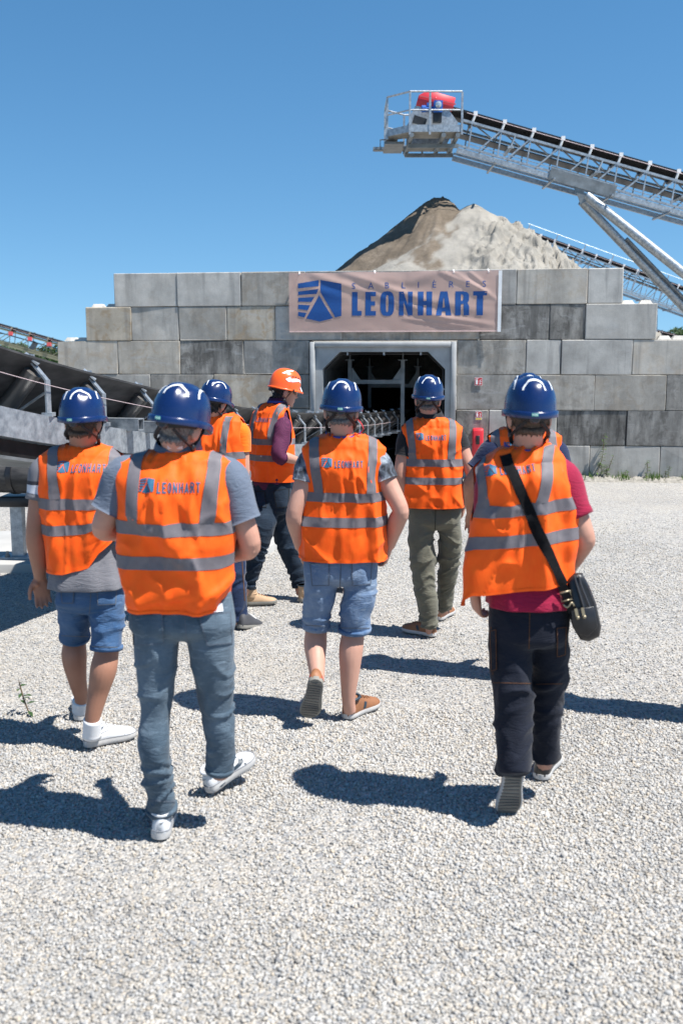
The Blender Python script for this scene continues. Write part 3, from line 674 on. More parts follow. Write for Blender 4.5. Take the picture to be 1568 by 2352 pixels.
# spine plates over the support
a_ = at(1262, 396, YC - .06); b_ = at(1412, 440, YC - .06)
m = MB(); m.bar(a_, b_, .05, .34, (0, 0, 1)); m.build('support_girder', M['galv_dull'], c1)
for yy, nm in ((YC - .9, 0), (YC + 1.95, 1)):
    pass
def platform():
    zt = k0(600, 590, -.85).z
    x0, x1, xe = k0(225, 640, -.85).x, k0(497, 590, -.85).x, k0(1150, 590, -.85).x
    yn, y1, y2, yf = YC - .85, YC - .05, YC + 1.1, YC + 1.55
    out = [(xe, yn), (x1, yn), (x0, yn + .55), (x0, yf - .55), (x1, yf), (xe, yf)]
    inn_ = [(xe, y1), (x1 - .1, y1), (x1 - .25, y1 + .1), (x1 - .25, y2 - .1), (x1 - .1, y2), (xe, y2)]
    m = MB(); V = [(x, y, zt + dz) for dz in (0, -.05) for L in (out, inn_) for x, y in L]
    Fc = [[i, i + 1, 7 + i, 6 + i] for i in range(5)] + [[13 + i, 12 + i, 18 + i, 19 + i] for i in range(5)] + [[i + 1, i, 12 + i, 13 + i] for i in range(5)] + [[6 + i, 7 + i, 19 + i, 18 + i] for i in range(5)]
    m.add(V, Fc); m.build('walkway_grating', M['grating'], c1)
    for i in range(5):
        a, b = Vector((*out[i], zt + .03)), Vector((*out[i + 1], zt + .03))
        m = MB(); m.bar(a, b, .02, .17); m.build('toe_board', M['galv'], c1)
        for hh, r in ((.88, .024), (.44, .02)):
            m = MB(); m.tube([a + Vector((0, 0, hh)), b + Vector((0, 0, hh))], r, 6); m.build('guard_rail', M['galv'], c1)
    for (x, y) in out + [((xe + x1) / 2 - .15, yn), ((xe + x1) / 2 - .15, yf)]:
        m = MB(); m.bar((x, y, zt - .12), (x, y, zt + .89), .05, .05, (0, 1, 0)); m.build('rail_post', M['galv'], c1)
    for x in (x1 + .05, (x1 + xe) / 2 + .2, xe - .1):
        m = MB(); m.tube([(x, yn - .02, zt - .13), (x, yf, zt - .13)], .06, 8); m.build('platform_beam', M['galv_dull'], c1)
    m = MB(); m.box((x0 + .2, YC + .5, zt - .16), (.5, 1.2, .06)); m.bar((x1, YC - .1, zt - .24), (xe, YC - .1, zt - .24), .06, .1); m.bar((x1, YC + 1.1, zt - .24), (xe, YC + 1.1, zt - .24), .06, .1); m.build('under_frame', M['galv_dull'], c1)
    # floodlight on a bracket
    a = Vector((x0, yn + .6, zt - .12))
    m = MB(); m.tube([a, a + Vector((-.17, 0, 0)), a + Vector((-.17, 0, -.2))], .02, 6); m.build('lamp_bracket', M['galv_dull'], c1)
    m = MB(); m.box(a + Vector((-.22, 0, -.23)), (.27, .26, .06)); m.box(a + Vector((-.22, 0, -.265)), (.22, .2, .015)); lo = m.build('flood_light', M['galv_dull'], c1)
    # head: side plates, drum, red hood, motor
    s0, s1 = k0(545, 280).x, k0(1060, 400).x; zb = zt + .02; zm = k0(540, 290).z
    for y in (YC + .02, YC + 1.03):
        m = MB(); q = [(s0 - .12, zb), (s1 - .1, zb), (s1 + .1, zm - .42), (s1 - .15, zm - .10), (s0 + .05, zm), (s0 - .1, zb + .5)]
        n = len(q); m.add([(x, y, z) for x, z in q] + [(x, y + .02, z) for x, z in q], [list(range(n)), list(range(n, 2 * n))[::-1]] + [[i, (i + 1) % n, (i + 1) % n + n, i + n] for i in range(n)])
        m.build('side_plate', M['galv'], c1)
    m = MB(); m.tube([(s0 + .4, YC + .05, zb + .55), (s0 + .4, YC + 1.0, zb + .55)], .3, 20); m.build('head_drum', M['belt'], c1)
    q = [k0(x, y, -.02) for x, y in ((580, 280), (610, 155), (735, 90), (1075, 185), (1050, 290), (1035, 345))]
    q = [(p.x, p.z) for p in q]; q += [(q[0][0] + .35, q[0][1] - .10)]
    n = len(q); m = MB(); ys = (YC + .0, YC + 1.05)
    m.add([(x, ys[0], z) for x, z in q] + [(x, ys[1], z) for x, z in q], [list(range(n)), list(range(n, 2 * n))[::-1]] + [[i + n, (i + 1) % n + n, (i + 1) % n, i] for i in range(n)])
    bevel(m.build('red_hood', M['red_hood'], c1), .015, 1)
    mid = k0(830, 180, -.02); m = MB(); m.bar(k0(850, 110, .3), k0(825, 200, -.03), .03, .03, (0, 1, 0)); m.bar(k0(612, 165, -.03), k0(1072, 272, -.03), .03, .03, (0, 1, 0)); m.build('hood_flange', M['hood_edge'], c1)
    a, b = k0(640, 330, -.25), k0(820, 330, -.25)
    m = MB(); m.tube([a, a + Vector((.02, 0, 0)), b - Vector((.25, 0, 0)), b - Vector((.24, 0, 0)), b], [.06, .085, .085, .06, .06], 14); m.box(a + Vector((.2, 0, .10)), (.12, .10, .08)); m.build('drive_motor', M['bluepaint'], c1)
    g0 = k0(850, 310, -.25); m = MB(); m.box(g0, (.22, .24, .28)); m.build('gear_case', M['bluepaint'], c1)
    m = MB(); m.tube([g0 + Vector((0, -.12, .03)), g0 + Vector((0, -.17, .03)), g0 + Vector((0, -.19, .03))], [.085, .08, .03], 16); m.build('gear_cover', M['glass'], c1)
    m = MB(); m.box(k0(840, 440, -.2), (.22, .16, .24)); m.build('control_box', M['dark_steel'], c1)
    m = MB(); m.bar(k0(540, 455, -.04), k0(700, 505, -.04), .02, .2); m.build('dark_slot', M['dark_steel'], c1)
M['grating'] = pbr('walkway_grating', (.34, .33, .30), .7, .3, .2, 8)
M['red_hood'] = pbr('hood_red', (.60, .035, .05), .45, 0, .06, 3); M['hood_edge'] = pbr('hood_edge', (.66, .10, .10), .4)
platform()
m = MB(); V = [at(x, y, YC + dy) for dy in (-.06, -.02) for x, y in ((1303, 412), (1347, 420), (1340, 440), (1352, 458), (1332, 470), (1322, 440))]
m.add([list(v) for v in V], [list(range(6)), list(range(6, 12))[::-1]] + [[i, i + 6, (i + 1) % 6 + 6, (i + 1) % 6] for i in range(6)]); m.build('support_bracket', M['galv_dull'], c1)
la, lb = at(1345, 450, YC), ground(2030, 992); lb.y = 27.2
for a, b, r in ((at(1345, 449, YC), Vector((at(2008, 1000, 27).x, 26.4, 0)), .125), (at(1335, 462, YC + .5), Vector((at(1868, 1000, 29).x, 30.0, 0)), .12)):
    m = MB(); m.tube([a, b], r, 18); autosmooth(m.build('support_leg', M['galv'], c1))
m = MB(); a = at(1337, 466, YC + .5); b = Vector((at(1868, 1000, 29).x, 30.0, 0)); m.tube([a.lerp(b, .16) + Vector((.12, -.1, .09)), a.lerp(b, .9) + Vector((.12, -.1, .09))], .05, 8); m.build('cable_sleeve', M['galv_dull'], c1)
for x, y in ((2008, 26.4), (1868, 30.0)):
    m = MB(); q = at(x, 1000, 27 if x > 1900 else 29); m.box((q.x, y, .1), (.6, .6, .2)); m.build('leg_footing', M['galv_dull'], c1)
# the conveyor's lower end comes down to the ground beyond the picture's edge
e = PC(mod * 13, -.9, .5); m = MB(); m.bar(e, (e.x, e.y, 0), .2, .2, (0, 1, 0)); m.build('tail_post', M['galv'], c1)

q0, q1 = at(1206, 538, 56), at(1206 + 31.7 * 8, 538 + 11.5 * 8, 56)
c2, _ = truss('truss_conveyor', q0, q1 - q0, (q1 - q0).length / 8, 20, .95, 1.1, 'farther truss conveyor with white handrail behind the sand heap', 1, (M['galv'], M['dark_steel'], M['belt']))
def far_post(P, t, mats, pts):
    for p in pts: m = MB(); m.bar(p, (p.x + .2, p.y, 0), .3, .3, (0, 1, 0)); m.build('support_leg', mats, t)
far_post(_, c2, M['galv'], [q0 + (q1 - q0) * 1.2 + Vector((0, .5, -1.2)), q0 + (q1 - q0) * 2.2 + Vector((0, .5, -1.2))])
q0, q1 = at(-60, 738, 62), at(150, 797, 62)
M['ygal'] = pbr('yellowish_steel', (.26, .25, .16), .6, .3, .2)
c3, _ = truss('truss_conveyor', q0, q1 - q0, (q1 - q0).length / 5, 9, .75, 1.0, 'thin yellowish truss conveyor far away at the left edge of the wall', 2, (M['ygal'], M['dark_steel'], M['belt']))
for i in (1, 2, 3):
    m = MB(); m.box(q0 + (q1 - q0) * (i * .21 + .2) + Vector((0, -.1, -.1)), (.22, .2, .22)); m.build('motor_box', M['hood_edge'], c3)
m = MB(); m.bar(at(83, 786, 62.5), at(52, 838, 62.5), .28, .28); m.bar(at(52, 838, 62.5), Vector((at(40, 838, 62.5).x, 62.5, 0)), .28, .28); m.build('support_leg', M['galv_dull'], c3)
q0, q1 = at(1490, 763, 60), at(1570, 783, 60)
c4, _ = truss('truss_conveyor', q0, q1 - q0, (q1 - q0).length / 3, 8, .5, 1.0, 'small dark conveyor end showing above the wall at the right edge', 2, (M['galv_dull'], M['dark_steel'], M['belt']))
far_post(_, c4, M['galv_dull'], [q0 + (q1 - q0) * .3 + Vector((0, .5, -.6)), q0 + (q1 - q0) * 1.6 + Vector((0, .5, -.6))])
# ================================================================== near belt conveyor running into the tunnel
DV = Vector((.2516, .968, 0)); EV = Vector((-.968, .2516, 0))
zk = spl([(4.6, 1.95), (6.5, 1.60), (8.2, 1.355), (10., 1.13), (11.85, .97), (15.3, .78), (18, .70), (20, .66)], 120)
def cl(Y, lat=0., z=0.):
    X = -3.62 + .26 * Y; zz = np.interp(Y, zk[:, 0], zk[:, 1])
    p = Vector((X, Y, 0)) + EV * lat; p.z = zz + z; return p
conv = thing('belt_conveyor', (cl(9).x, cl(9).y, 0), 'low galvanised belt conveyor with black troughed belt running into the tunnel', 'conveyor')
YS = np.linspace(5.5, 19.5, 58)
def strip(prof, name, mat, thick=.012, Ys=YS, smooth=False):
    m = MB(); n = len(prof); V = []
    for y in Ys:
        V += [cl(y, a, b) for a, b in prof] + [cl(y, a, b - thick) for a, b in prof]
    k = 2 * n; Fc = []
    for j in range(len(Ys) - 1):
        o = j * k
        Fc += [[o + i, o + k + i, o + k + i + 1, o + i + 1] for i in range(n - 1)] + [[o + n + i, o + n + i + 1, o + n + k + i + 1, o + n + k + i] for i in range(n - 1)]
        Fc += [[o, o + n, o + n + k, o + k], [o + n - 1, o + k + n - 1, o + k + 2 * n - 1, o + 2 * n - 1]]
    m.add([list(v) for v in V], Fc); o = m.build(name, mat, conv, False)
    return autosmooth(o, 30)
strip([(.065, .385), (.12, .335), (.37, .085), (.46, .07), (.55, .085), (.80, .335), (.855, .385)], 'carrying_belt', M['rubber'], .014)
strip([(.12, -.30), (.82, -.30)], 'return_belt', M['rubber'], .014)
def beam(lat, name):
    # C section beam, open side inward, in two lengths
    for a, b in ((5.5, 8.55), (8.6, 15.7)):
        Ys = np.linspace(a, b, 16); s = 1 if lat < .4 else -1
        m = MB()
        V, n = [], 8; pr = [(0, 0), (s * .07, 0), (s * .07, -.01), (s * .01, -.01), (s * .01, -.17), (s * .07, -.17), (s * .07, -.18), (0, -.18)]
        for y in Ys: V += [list(cl(y, lat + u, v)) for u, v in pr]
        m.add(V, [[j * n + i, j * n + (i + 1) % n, (j + 1) * n + (i + 1) % n, (j + 1) * n + i] for j in range(15) for i in range(n)] + [list(range(n))[::-1], [15 * n + i for i in range(n)]])
        m.build(name, M['galv'], conv)
beam(-.02, 'side_beam'); beam(.95, 'side_beam')
m = MB()
for i in range(3): m.add([], [])
ys = [6.55, 7.28, 8.08, 8.75, 9.42, 10.1, 10.78, 11.5, 12.2, 12.9, 13.6, 14.3, 14.97, 15.5, 15.97, 16.5, 17.1, 17.8, 18.4]
def idler_set(y):
    B = cl(y); tan = (cl(y + .05) - cl(y - .05)).normalized()
    def Q(a, b, c=0.): return B + EV * a + Vector((0, 0, b)) + tan * c
    for far in (0, 1):
        f = (lambda a: a) if not far else (lambda a: .93 - a)
        m = MB(); w_ = .055
        m.bar(Q(f(0), 0), Q(f(0), .24), .012, w_, tan); m.bar(Q(f(0), .235), Q(f(.115), .365), .012, w_, tan)
        m.box(Q(f(0), .015), (.07, .08, .025)); m.build('idler_bracket', M['galv'], conv)
        m = MB(); m.bar(Q(f(.02), .17, .03), Q(f(.30), .0, .03), .008, .025, tan); m.build('bracket_brace', M['galv'], conv)
        m = MB(); m.box(Q(f(.105), .375, 0), (.11, .10, .012), np.array(Euler((R_(8), R_(40 if not far else -40), R_(15))).to_matrix())); m.box(Q(f(.105), .39, 0), (.03, .03, .03)); m.build('bracket_plate', M['galv'], conv)
        a, b = Q(f(.098), .300), Q(f(.328), .040)
        m = MB(); d = (b - a).normalized(); m.tube([a, a + d * .004, a + d * .005, b - d * .004, b], [.04, .056, .064, .064, .04], 16); autosmooth(m.build('wing_roller', M['roller'], conv))
    m = MB(); m.tube([Q(.36, .015), Q(.57, .015)], .055, 14); autosmooth(m.build('centre_roller', M['roller'], conv))
    m = MB(); m.bar(Q(.0, -.01, .03), Q(.93, -.01, .03), .05, .04, (0, 0, 1)); m.build('cross_tie', M['galv'], conv)
M['roller'] = (lambda t: t.set(col=t.mix(t.noise(6, t.map((1, 1, 1)), 4), (.10, .092, .085), (.22, .205, .19)), metal=.5, rough=.36).m)(NT('roller_steel'))
for y in ys: idler_set(y)
m = MB(); m.tube([cl(y, -.03, .20) for y in np.linspace(5.5, 17.5, 60)], .003, 5); m.build('pull_cord', M['cord'], conv)
for y, wd_ in ((7.62, .10), (7.92, .07)):
    m = MB(); a, b = cl(y, -.12, .04), cl(y, .4, .04); d = (b - a).normalized(); z = Vector((0, 0, 1)); x = d.cross(z)
    for sx, sz, sw, sh in ((0, .045, wd_, .008), (0, -.04, wd_, .008), (wd_ / 2 - .004, 0, .008, .085), (-wd_ / 2 + .004, 0, .008, .085)):
        m.bar(a + x * sx + z * sz, b + x * sx + z * sz, sw, sh)
    m.build('box_tube', M['galv'], conv)
m = MB(); m.box(cl(8.575, -.035, -.09), (.03, .26, .2), np.stack([np.array(EV), np.array(DV), (0, 0, 1)], 1)); m.box(cl(8.575, -.045, -.16), (.03, .10, .34), np.stack([np.array(EV), np.array(DV), (0, 0, 1)], 1)); m.build('splice_plate', M['galv'], conv)
for y in (5.55, 9.4, 12.6, 15.2):
    for lat in (.0, .93):
        p = cl(y, lat, -.18); m = MB(); m.bar(p, (p.x, p.y, .09), .09, .09, DV); m.box((p.x, p.y, .095), (.24, .24, .015)); m.build('conveyor_leg', M['galv'], conv)
strip([(.03, -.19), (.03, -.29)], 'side_skirt', M['dark_steel'], .01, np.linspace(5.5, 7.5, 12))
strip([(.0, -.295), (.9, -.295)], 'under_tray', M['galv_dull'], .02, np.linspace(5.5, 8.4, 12))
for y in (5.9, 6.7):
    m = MB(); m.box(cl(y, -.01, -.235), (.02, .12, .11), np.stack([np.array(EV), np.array(DV), (0, 0, 1)], 1)); m.build('hanger_plate', M['galv_dull'], conv)
m = MB(); e = cl(15.66, -.02, -.18); m.bar(e, e + Vector((0, 0, -.3)), .04, .04, DV); m.bar(e + Vector((0, 0, -.3)), e + Vector((-.5, -.1, -.38)), .04, .04); m.bar(e + Vector((-.1, -.02, -.1)), e + Vector((-.45, -.02, -.3)), .2, .02); m.build('end_hanger', M['galv'], conv)
# concrete strip under it
M['slab'] = pbr('slab_concrete', (.37, .36, .34), .9, 0, .1, 3, .3, 60)
sl = [(-14, 9.05), (-.95, 9.1), (.72, 16.3), (-.9, 16.6), (-2.3, 11.0), (-14, 10.5)]
m = MB(); n = len(sl); h = .085
m.add([(x, y, -.05) for x, y in sl] + [(x, y, h) for x, y in sl], [list(range(n, 2 * n))] + [[i, (i + 1) % n, (i + 1) % n + n, i + n] for i in range(n)])
o = bevel(m.build('concrete_slab', M['slab']), .012, 2); tag(o, kind='structure')
# thick pipe and its post at the left edge
pp = thing('rubber_pipe', (-3.3, 9.3, .72), 'thick dark rubber pipe lying under the conveyor at the left edge', 'pipe')
m = MB(); zc = at(30, 1092, 9.35).z; a = Vector((-6, 9.8, zc + .02)); b = Vector((-2.35, 9.2, zc)); m.tube([a, a.lerp(b, .5), b - Vector((.02, 0, 0)), b], [.165, .165, .165, .15], 26)
autosmooth(m.build('pipe_wall', M['rubber'], pp), 50)
m = MB(); c = a.lerp(b, .80); d = (b - a).normalized(); m.tube([c, c + d * .05], .176, 26); autosmooth(m.build('pipe_collar', M['black'], pp), 50)
pt_ = ground(46, 1279, .085)
ps = thing('steel_post', pt_, 'square steel post with black cap carrying the thick pipe', 'post')
hh = at(46, 1140, pt_.y).z
m = MB(); m.bar(pt_ + Vector((0, 0, .01)), (pt_.x, pt_.y, hh - .06), .11, .11, (0, 1, 0)); m.build('post_tube', M['galv'], ps)
m = MB(); m.box((pt_.x, pt_.y, pt_.z + .008), (.3, .24, .016)); m.build('base_plate', M['galv'], ps)
m = MB(); m.tube([(pt_.x - .09, pt_.y - .08, pt_.z + .01), (pt_.x - .09, pt_.y - .08, pt_.z + .07)], .014, 6); m.tube([(pt_.x - .09, pt_.y - .08, pt_.z + .016), (pt_.x - .09, pt_.y - .08, pt_.z + .04)], .026, 6); m.build('anchor_bolt', M['galv_dull'], ps)
m = MB(); m.box((pt_.x + .04, pt_.y, hh - .035), (.34, .3, .1)); bevel(m.build('rubber_cap', M['black'], ps), .015, 2)

# ================================================================== plants
def leaf_material(name, c1_, c2_):
    t = NT(name); oi = t.n('ShaderNodeNewGeometry'); c = t.mix(oi.outputs['Random Per Island'], c1_, c2_)
    t.set(col=c, rough=.6, spec=.3); tr = t.n('ShaderNodeBsdfTranslucent'); t.l(c, tr.inputs[0])
    a = t.n('ShaderNodeMixShader'); a.inputs[0].default_value = .25; t.l(t.b.outputs[0], a.inputs[1]); t.l(tr.outputs[0], a.inputs[2]); t.l(a.outputs[0], t.out.inputs[0]); return t.m
M['leaf_dark'] = leaf_material('leaf_dark', (.022, .055, .018), (.055, .11, .035)); M['leaf_pale'] = leaf_material('leaf_pale', (.07, .12, .05), (.14, .20, .10))
M['leaf_weed'] = leaf_material('leaf_weed', (.06, .13, .03), (.15, .23, .05)); M['bark'] = pbr('bark', (.09, .07, .05), .9, 0, .3, 9, .5, 30); M['stem'] = pbr('stem', (.14, .09, .05), .8)
def tree(base, h, r, mat, label, seed, nleaf=5200):
    rr = np.random.default_rng(seed); t = thing('tree', base, label, 'tree', 'trees beyond the wall'); base = np.array(base)
    m = MB(); m.tube([base, base + (0, 0, h * .3), base + (.1 * r, 0, h * .6)], [.03 * h, .022 * h, .008 * h], 8)
    tips = []
    for k in range(7):
        a = rr.random() * 6.28; q = base + np.array([math.cos(a) * r * .65, math.sin(a) * r * .65, h * (.5 + .4 * rr.random())]); m.tube([base + (0, 0, h * (.25 + .05 * k)), (base + q) / 2 + (0, 0, h * .22), q], [.012 * h, .008 * h, .003 * h], 5); tips.append(q)
    m.build('trunk', M['bark'], t)
    C = np.concatenate([np.array(tips), base + np.stack([(rr.random(16) - .5) * 1.5 * r, (rr.random(16) - .5) * 1.5 * r, h * (.38 + .55 * rr.random(16))], 1)])
    k = rr.integers(0, len(C), nleaf); d = rr.normal(size=(nleaf, 3)); d /= np.linalg.norm(d, axis=1)[:, None]
    P = C[k] + d * (rr.random((nleaf, 1)) ** .4) * r * .38 * np.array([1, 1, .75]); s = h * .02
    a_, b_ = rr.normal(size=(nleaf, 3)) * s, rr.normal(size=(nleaf, 3)) * s
    V = np.stack([P - a_, P + b_, P + a_, P - b_], 1).reshape(-1, 3); raw('crown', V, np.arange(nleaf * 4).reshape(-1, 4), mat, t)
def tp(px, py, Y): p = at(px, py, Y); return p
p = tp(8, 792, 75); tree((p.x, 75, 0), p.z, 2.0, M['leaf_pale'], 'pale green tree top at the far left edge beyond the conveyor', 1)
p = tp(118, 796, 66); tree((p.x, 66, 0), p.z, 1.7, M['leaf_dark'], 'dark green tree beside the left end of the wall', 2)
p = tp(75, 826, 70); tree((p.x, 70, 0), p.z, 1.3, M['leaf_dark'], 'low dark tree left of the taller dark tree, under the thin conveyor', 3)
p = tp(1552, 766, 70); tree((p.x + .6, 70, 0), p.z + .2, 2.0, M['leaf_pale'], 'small green tree top above the wall at the right edge', 4)

def weed(base, h, n, lean, label, cat='weed', group='weeds along the foot of the wall', sl=.05, seed=0, mat='leaf_weed', name='weed'):
    rr = random.Random(seed); t = thing(name, base, label, cat, group); base = Vector(base)
    tip = base + Vector((lean, rr.uniform(-.03, .03), h)); pts = [base, base.lerp(tip, .5) + Vector((rr.uniform(-.1, .1) * h, 0, 0)), tip]
    m = MB(); m.tube(spl(pts, 7), [.004 + .002 * h] * 6 + [.001], 5); m.build('stem', M['stem'], t)
    m = MB(); c = spl(pts, 40)
    for k in range(n):
        p = Vector(c[int(4 + 35 * (k + rr.random()) / n * .98)]); a = rr.random() * 6.28; d = Vector((math.cos(a), math.sin(a), rr.uniform(-.2, .7))).normalized(); L = sl * rr.uniform(.6, 1.2)
        s = d.cross(Vector((0, 0, 1))).normalized() * L * .2
        m.add([list(p), list(p + d * L * .5 + s), list(p + d * L + Vector((0, 0, -.2 * L))), list(p + d * L * .5 - s)], [[0, 1, 2, 3]])
    o = m.build('leaves', M[mat], t)
    return t
def wb(px, out=.08): p = onwall(px, 900, out); return (p.x, p.y, 0)
weed(wb(1372), .78, 46, .12, 'tallest slender weed growing against the wall on the right', sl=.08, seed=1)
weed(wb(1383), .30, 26, .02, 'short bushy weed just right of the tallest weed', sl=.07, seed=2)
weed(wb(1394), .42, 20, .14, 'thin leaning weed two steps right of the tallest weed', sl=.05, seed=3)
weed(wb(1404), .26, 30, -.03, 'bushy low weed near the middle of the weed row', sl=.08, seed=4)
weed(wb(1440), .16, 18, .03, 'small weed alone between the middle weeds and the upright one', sl=.07, seed=5)
weed(wb(1490), .34, 34, .02, 'upright leafy weed by the second joint of the bottom blocks', sl=.06, seed=6)
weed(wb(1545), .26, 26, .0, 'spiky weed close to the right edge of the picture', sl=.05, seed=7)
weed(wb(1531), .18, 16, .03, 'small pale weed left of the spiky weed at the right edge', sl=.05, seed=8)
p = ground(68, 1640, .01); weed(p, .20, 9, -.05, 'small dark green plant growing alone in the gravel on the left', 'plant', None, .07, 9, 'leaf_dark', 'gravel_plant')
rr = np.random.default_rng(8); n = 900; u = rr.random(n); X = 1345 + 300 * u; V = []
for i in range(n):
    p = np.array(onwall(X[i], 900, .03 + .22 * rr.random() ** 2)); p[2] = 0; hgt = .03 + .09 * rr.random() ** 2 * (1 + math.sin(X[i] * .08)); a = rr.random() * 6.28; d = np.array([math.cos(a), math.sin(a), 0]) * .012; l = np.array([rr.normal() * .03, rr.normal() * .03, hgt])
    V += [p - d, p + d, p + l]
o = raw('grass_tufts', V, np.arange(n * 3).reshape(-1, 3), M['leaf_weed']); tag(o, kind='stuff')
# low ridge of earth along the wall's foot
n = 140; V = []; prof = [(.0, .05), (.10, .06), (.22, .035), (.42, -.01)]
for i in range(n):
    for a, z in prof:
        p = np.array(onwall(1130 + 480 * i / (n - 1), 900, a)); p[2] = z + (.025 * vn([[i * .7, a * 9, 0]], 3)[0] if z > 0 else 0); V.append(p)
M['earth'] = pbr('earth', (.25, .232, .20), .95, 0, .3, 14, .8, 40, bd=.02)
o = raw('earth_bank', V, [[i * 4 + k, i * 4 + k + 1, i * 4 + k + 5, i * 4 + k + 4] for i in range(n - 1) for k in range(3)], M['earth'], None, True); tag(o, kind='structure')
# ================================================================== people
def skin_material(name, c):
    t = NT(name); c = np.array(c)
    col = t.mix(t.ramp(t.noise(9, None, 5), [(.3, 0), (.7, 1)]), tuple(c * [.93, .86, .84]), tuple(np.minimum(1, c * [1.06, 1.04, 1.03])))
    t.set(col=col, rough=.52, spec=.35, nrm=t.bump(t.noise(240, None, 3), .12, .0012)); return t.m
M['skin'] = skin_material('skin', (.50, .275, .20)); M['skin_tan'] = skin_material('skin_tan', (.37, .19, .125)); M['skin_pale'] = skin_material('skin_pale', (.52, .30, .225))
def crease(t, amt, prev):
    n = t.noise(1, t.map((9, 9, 34)), 3, .55, 1.2); n2 = t.math('ABSOLUTE', t.math('SUBTRACT', n, .5)); h = t.math('SUBTRACT', 1., t.math('MULTIPLY', n2, 6.)); h = t.math('MAXIMUM', h, 0.)
    return t.bump(h, amt, .006, prev)
def cloth(name, c, var=.12, sc=7, weave=900, rough=.85, sheen=.15, bump=.15, fade=None):
    t = NT(name); c = np.array(c); col = t.mix(t.ramp(t.noise(sc, None, 4), [(.3, 0), (.7, 1)]), tuple(c * (1 - var)), tuple(np.minimum(1, c * (1 + var))))
    if fade is not None: col = t.mix(t.math('MULTIPLY', t.ramp(t.noise(5, None, 5, .6, .4), [(.44, 0), (.66, 1)]), fade[1]), col, fade[0])
    t.set(col=col, rough=rough, spec=.2, sheen=sheen, nrm=crease(t, .3, t.bump(t.noise(weave, None, 2), bump, .001))); return t.m
def denim(name, c, fade, amt):
    t = NT(name); c = np.array(c)
    w1 = t.noise(1, t.map((900, 900, 160)), 2); w2 = t.noise(1, t.map((160, 160, 900)), 2)
    col = t.mix(t.ramp(t.noise(5, None, 5, .6), [(.3, 0), (.7, 1)]), tuple(c * .82), tuple(c * 1.15))
    col = t.mix(t.math('MULTIPLY', t.ramp(t.noise(4, t.map((1, 1, .7)), 5, .6, .3), [(.42, 0), (.68, 1)]), amt), col, fade)
    col = t.mix(t.math('MULTIPLY', t.ramp(t.noise(1, t.map((14, 14, 60)), 4, .7, .5), [(.56, 0), (.68, 1)]), amt * .8), col, fade)
    col = t.mix(.35, col, t.ramp(t.math('ADD', w1, t.math('MULTIPLY', w2, .6)), [(.55, .72), (1.0, 1.15)]), 'MULTIPLY')
    t.set(col=col, rough=.9, spec=.15, sheen=.1, nrm=crease(t, .28, t.bump(w1, .12, .001))); return t.m
def hivis():
    t = NT('hi_vis_orange'); n = t.noise(26, None, 4)
    t.set(col=t.mix(t.ramp(n, [(.3, 0), (.7, 1)]), (.99, .105, .006), (1.0, .130, .009)), rough=.62, spec=.2, sheen=.05, nrm=t.bump(t.noise(700, None, 2), .12, .001, t.bump(t.noise(13, t.map((1, 1, .6)), 5, .6, .5), .28, .010)))
    return t.m
M['vest'] = hivis()
M['band'] = pbr('reflective_tape', (.155, .142, .152), .62, 0, .08, 40, .1, 900, .25)
M['print'] = pbr('vest_print_blue', (.018, .11, .20), .6, 0, .15, 40); M['print_dim'] = pbr('vest_print_faint', (.55, .06, .015), .6)
M['helmet'] = (lambda t: t.set(col=t.mix(t.ramp(t.noise(22, None, 5), [(.55, 0), (.72, 1)]), (.003, .016, .080), (.005, .022, .098)), rough=t.math('MULTIPLY_ADD', t.noise(30, None, 5), .22), coat=.35, crough=.2, spec=.5).m)(NT('helmet_blue'))
for nd in M['helmet'].node_tree.nodes:
    if nd.type == 'MATH': nd.inputs[2].default_value = .17
M['helmet_orange'] = pbr('helmet_orange', (.95, .12, .012), .3, 0, .04, 5, coat=.4)
M['helmet_in'] = pbr('helmet_inside', (.02, .02, .03), .7); M['sticker'] = pbr('reflective_white', (.74, .76, .78), .35, 0, .03)
M['label_green'] = pbr('label_green', (.12, .42, .34), .4); M['strap'] = pbr('harness_black', (.016, .016, .018), .7, 0, .2, 90, .2, 500)
M['knob'] = pbr('knob_grey', (.045, .045, .05), .45)
def hairm(name, a, b):
    t = NT(name); t.set(col=t.mix(t.ramp(t.noise(1, t.map((260, 260, 30)), 3, .7), [(.35, 0), (.65, 1)]), a, b), rough=.6, spec=.3, nrm=t.bump(t.noise(1, t.map((300, 300, 40)), 3), .6, .004)); return t.m
M['hair_grey'] = hairm('hair_grey', (.055, .045, .04), (.26, .235, .22)); M['hair_dark'] = hairm('hair_dark', (.010, .008, .007), (.045, .036, .03)); M['hair_brown'] = hairm('hair_brown', (.04, .026, .018), (.13, .085, .06))
M['eye'] = pbr('eye_white', (.7, .68, .65), .2); M['lens'] = pbr('dark_lens', (.01, .01, .012), .08, 0, .1, 5, coat=.6)

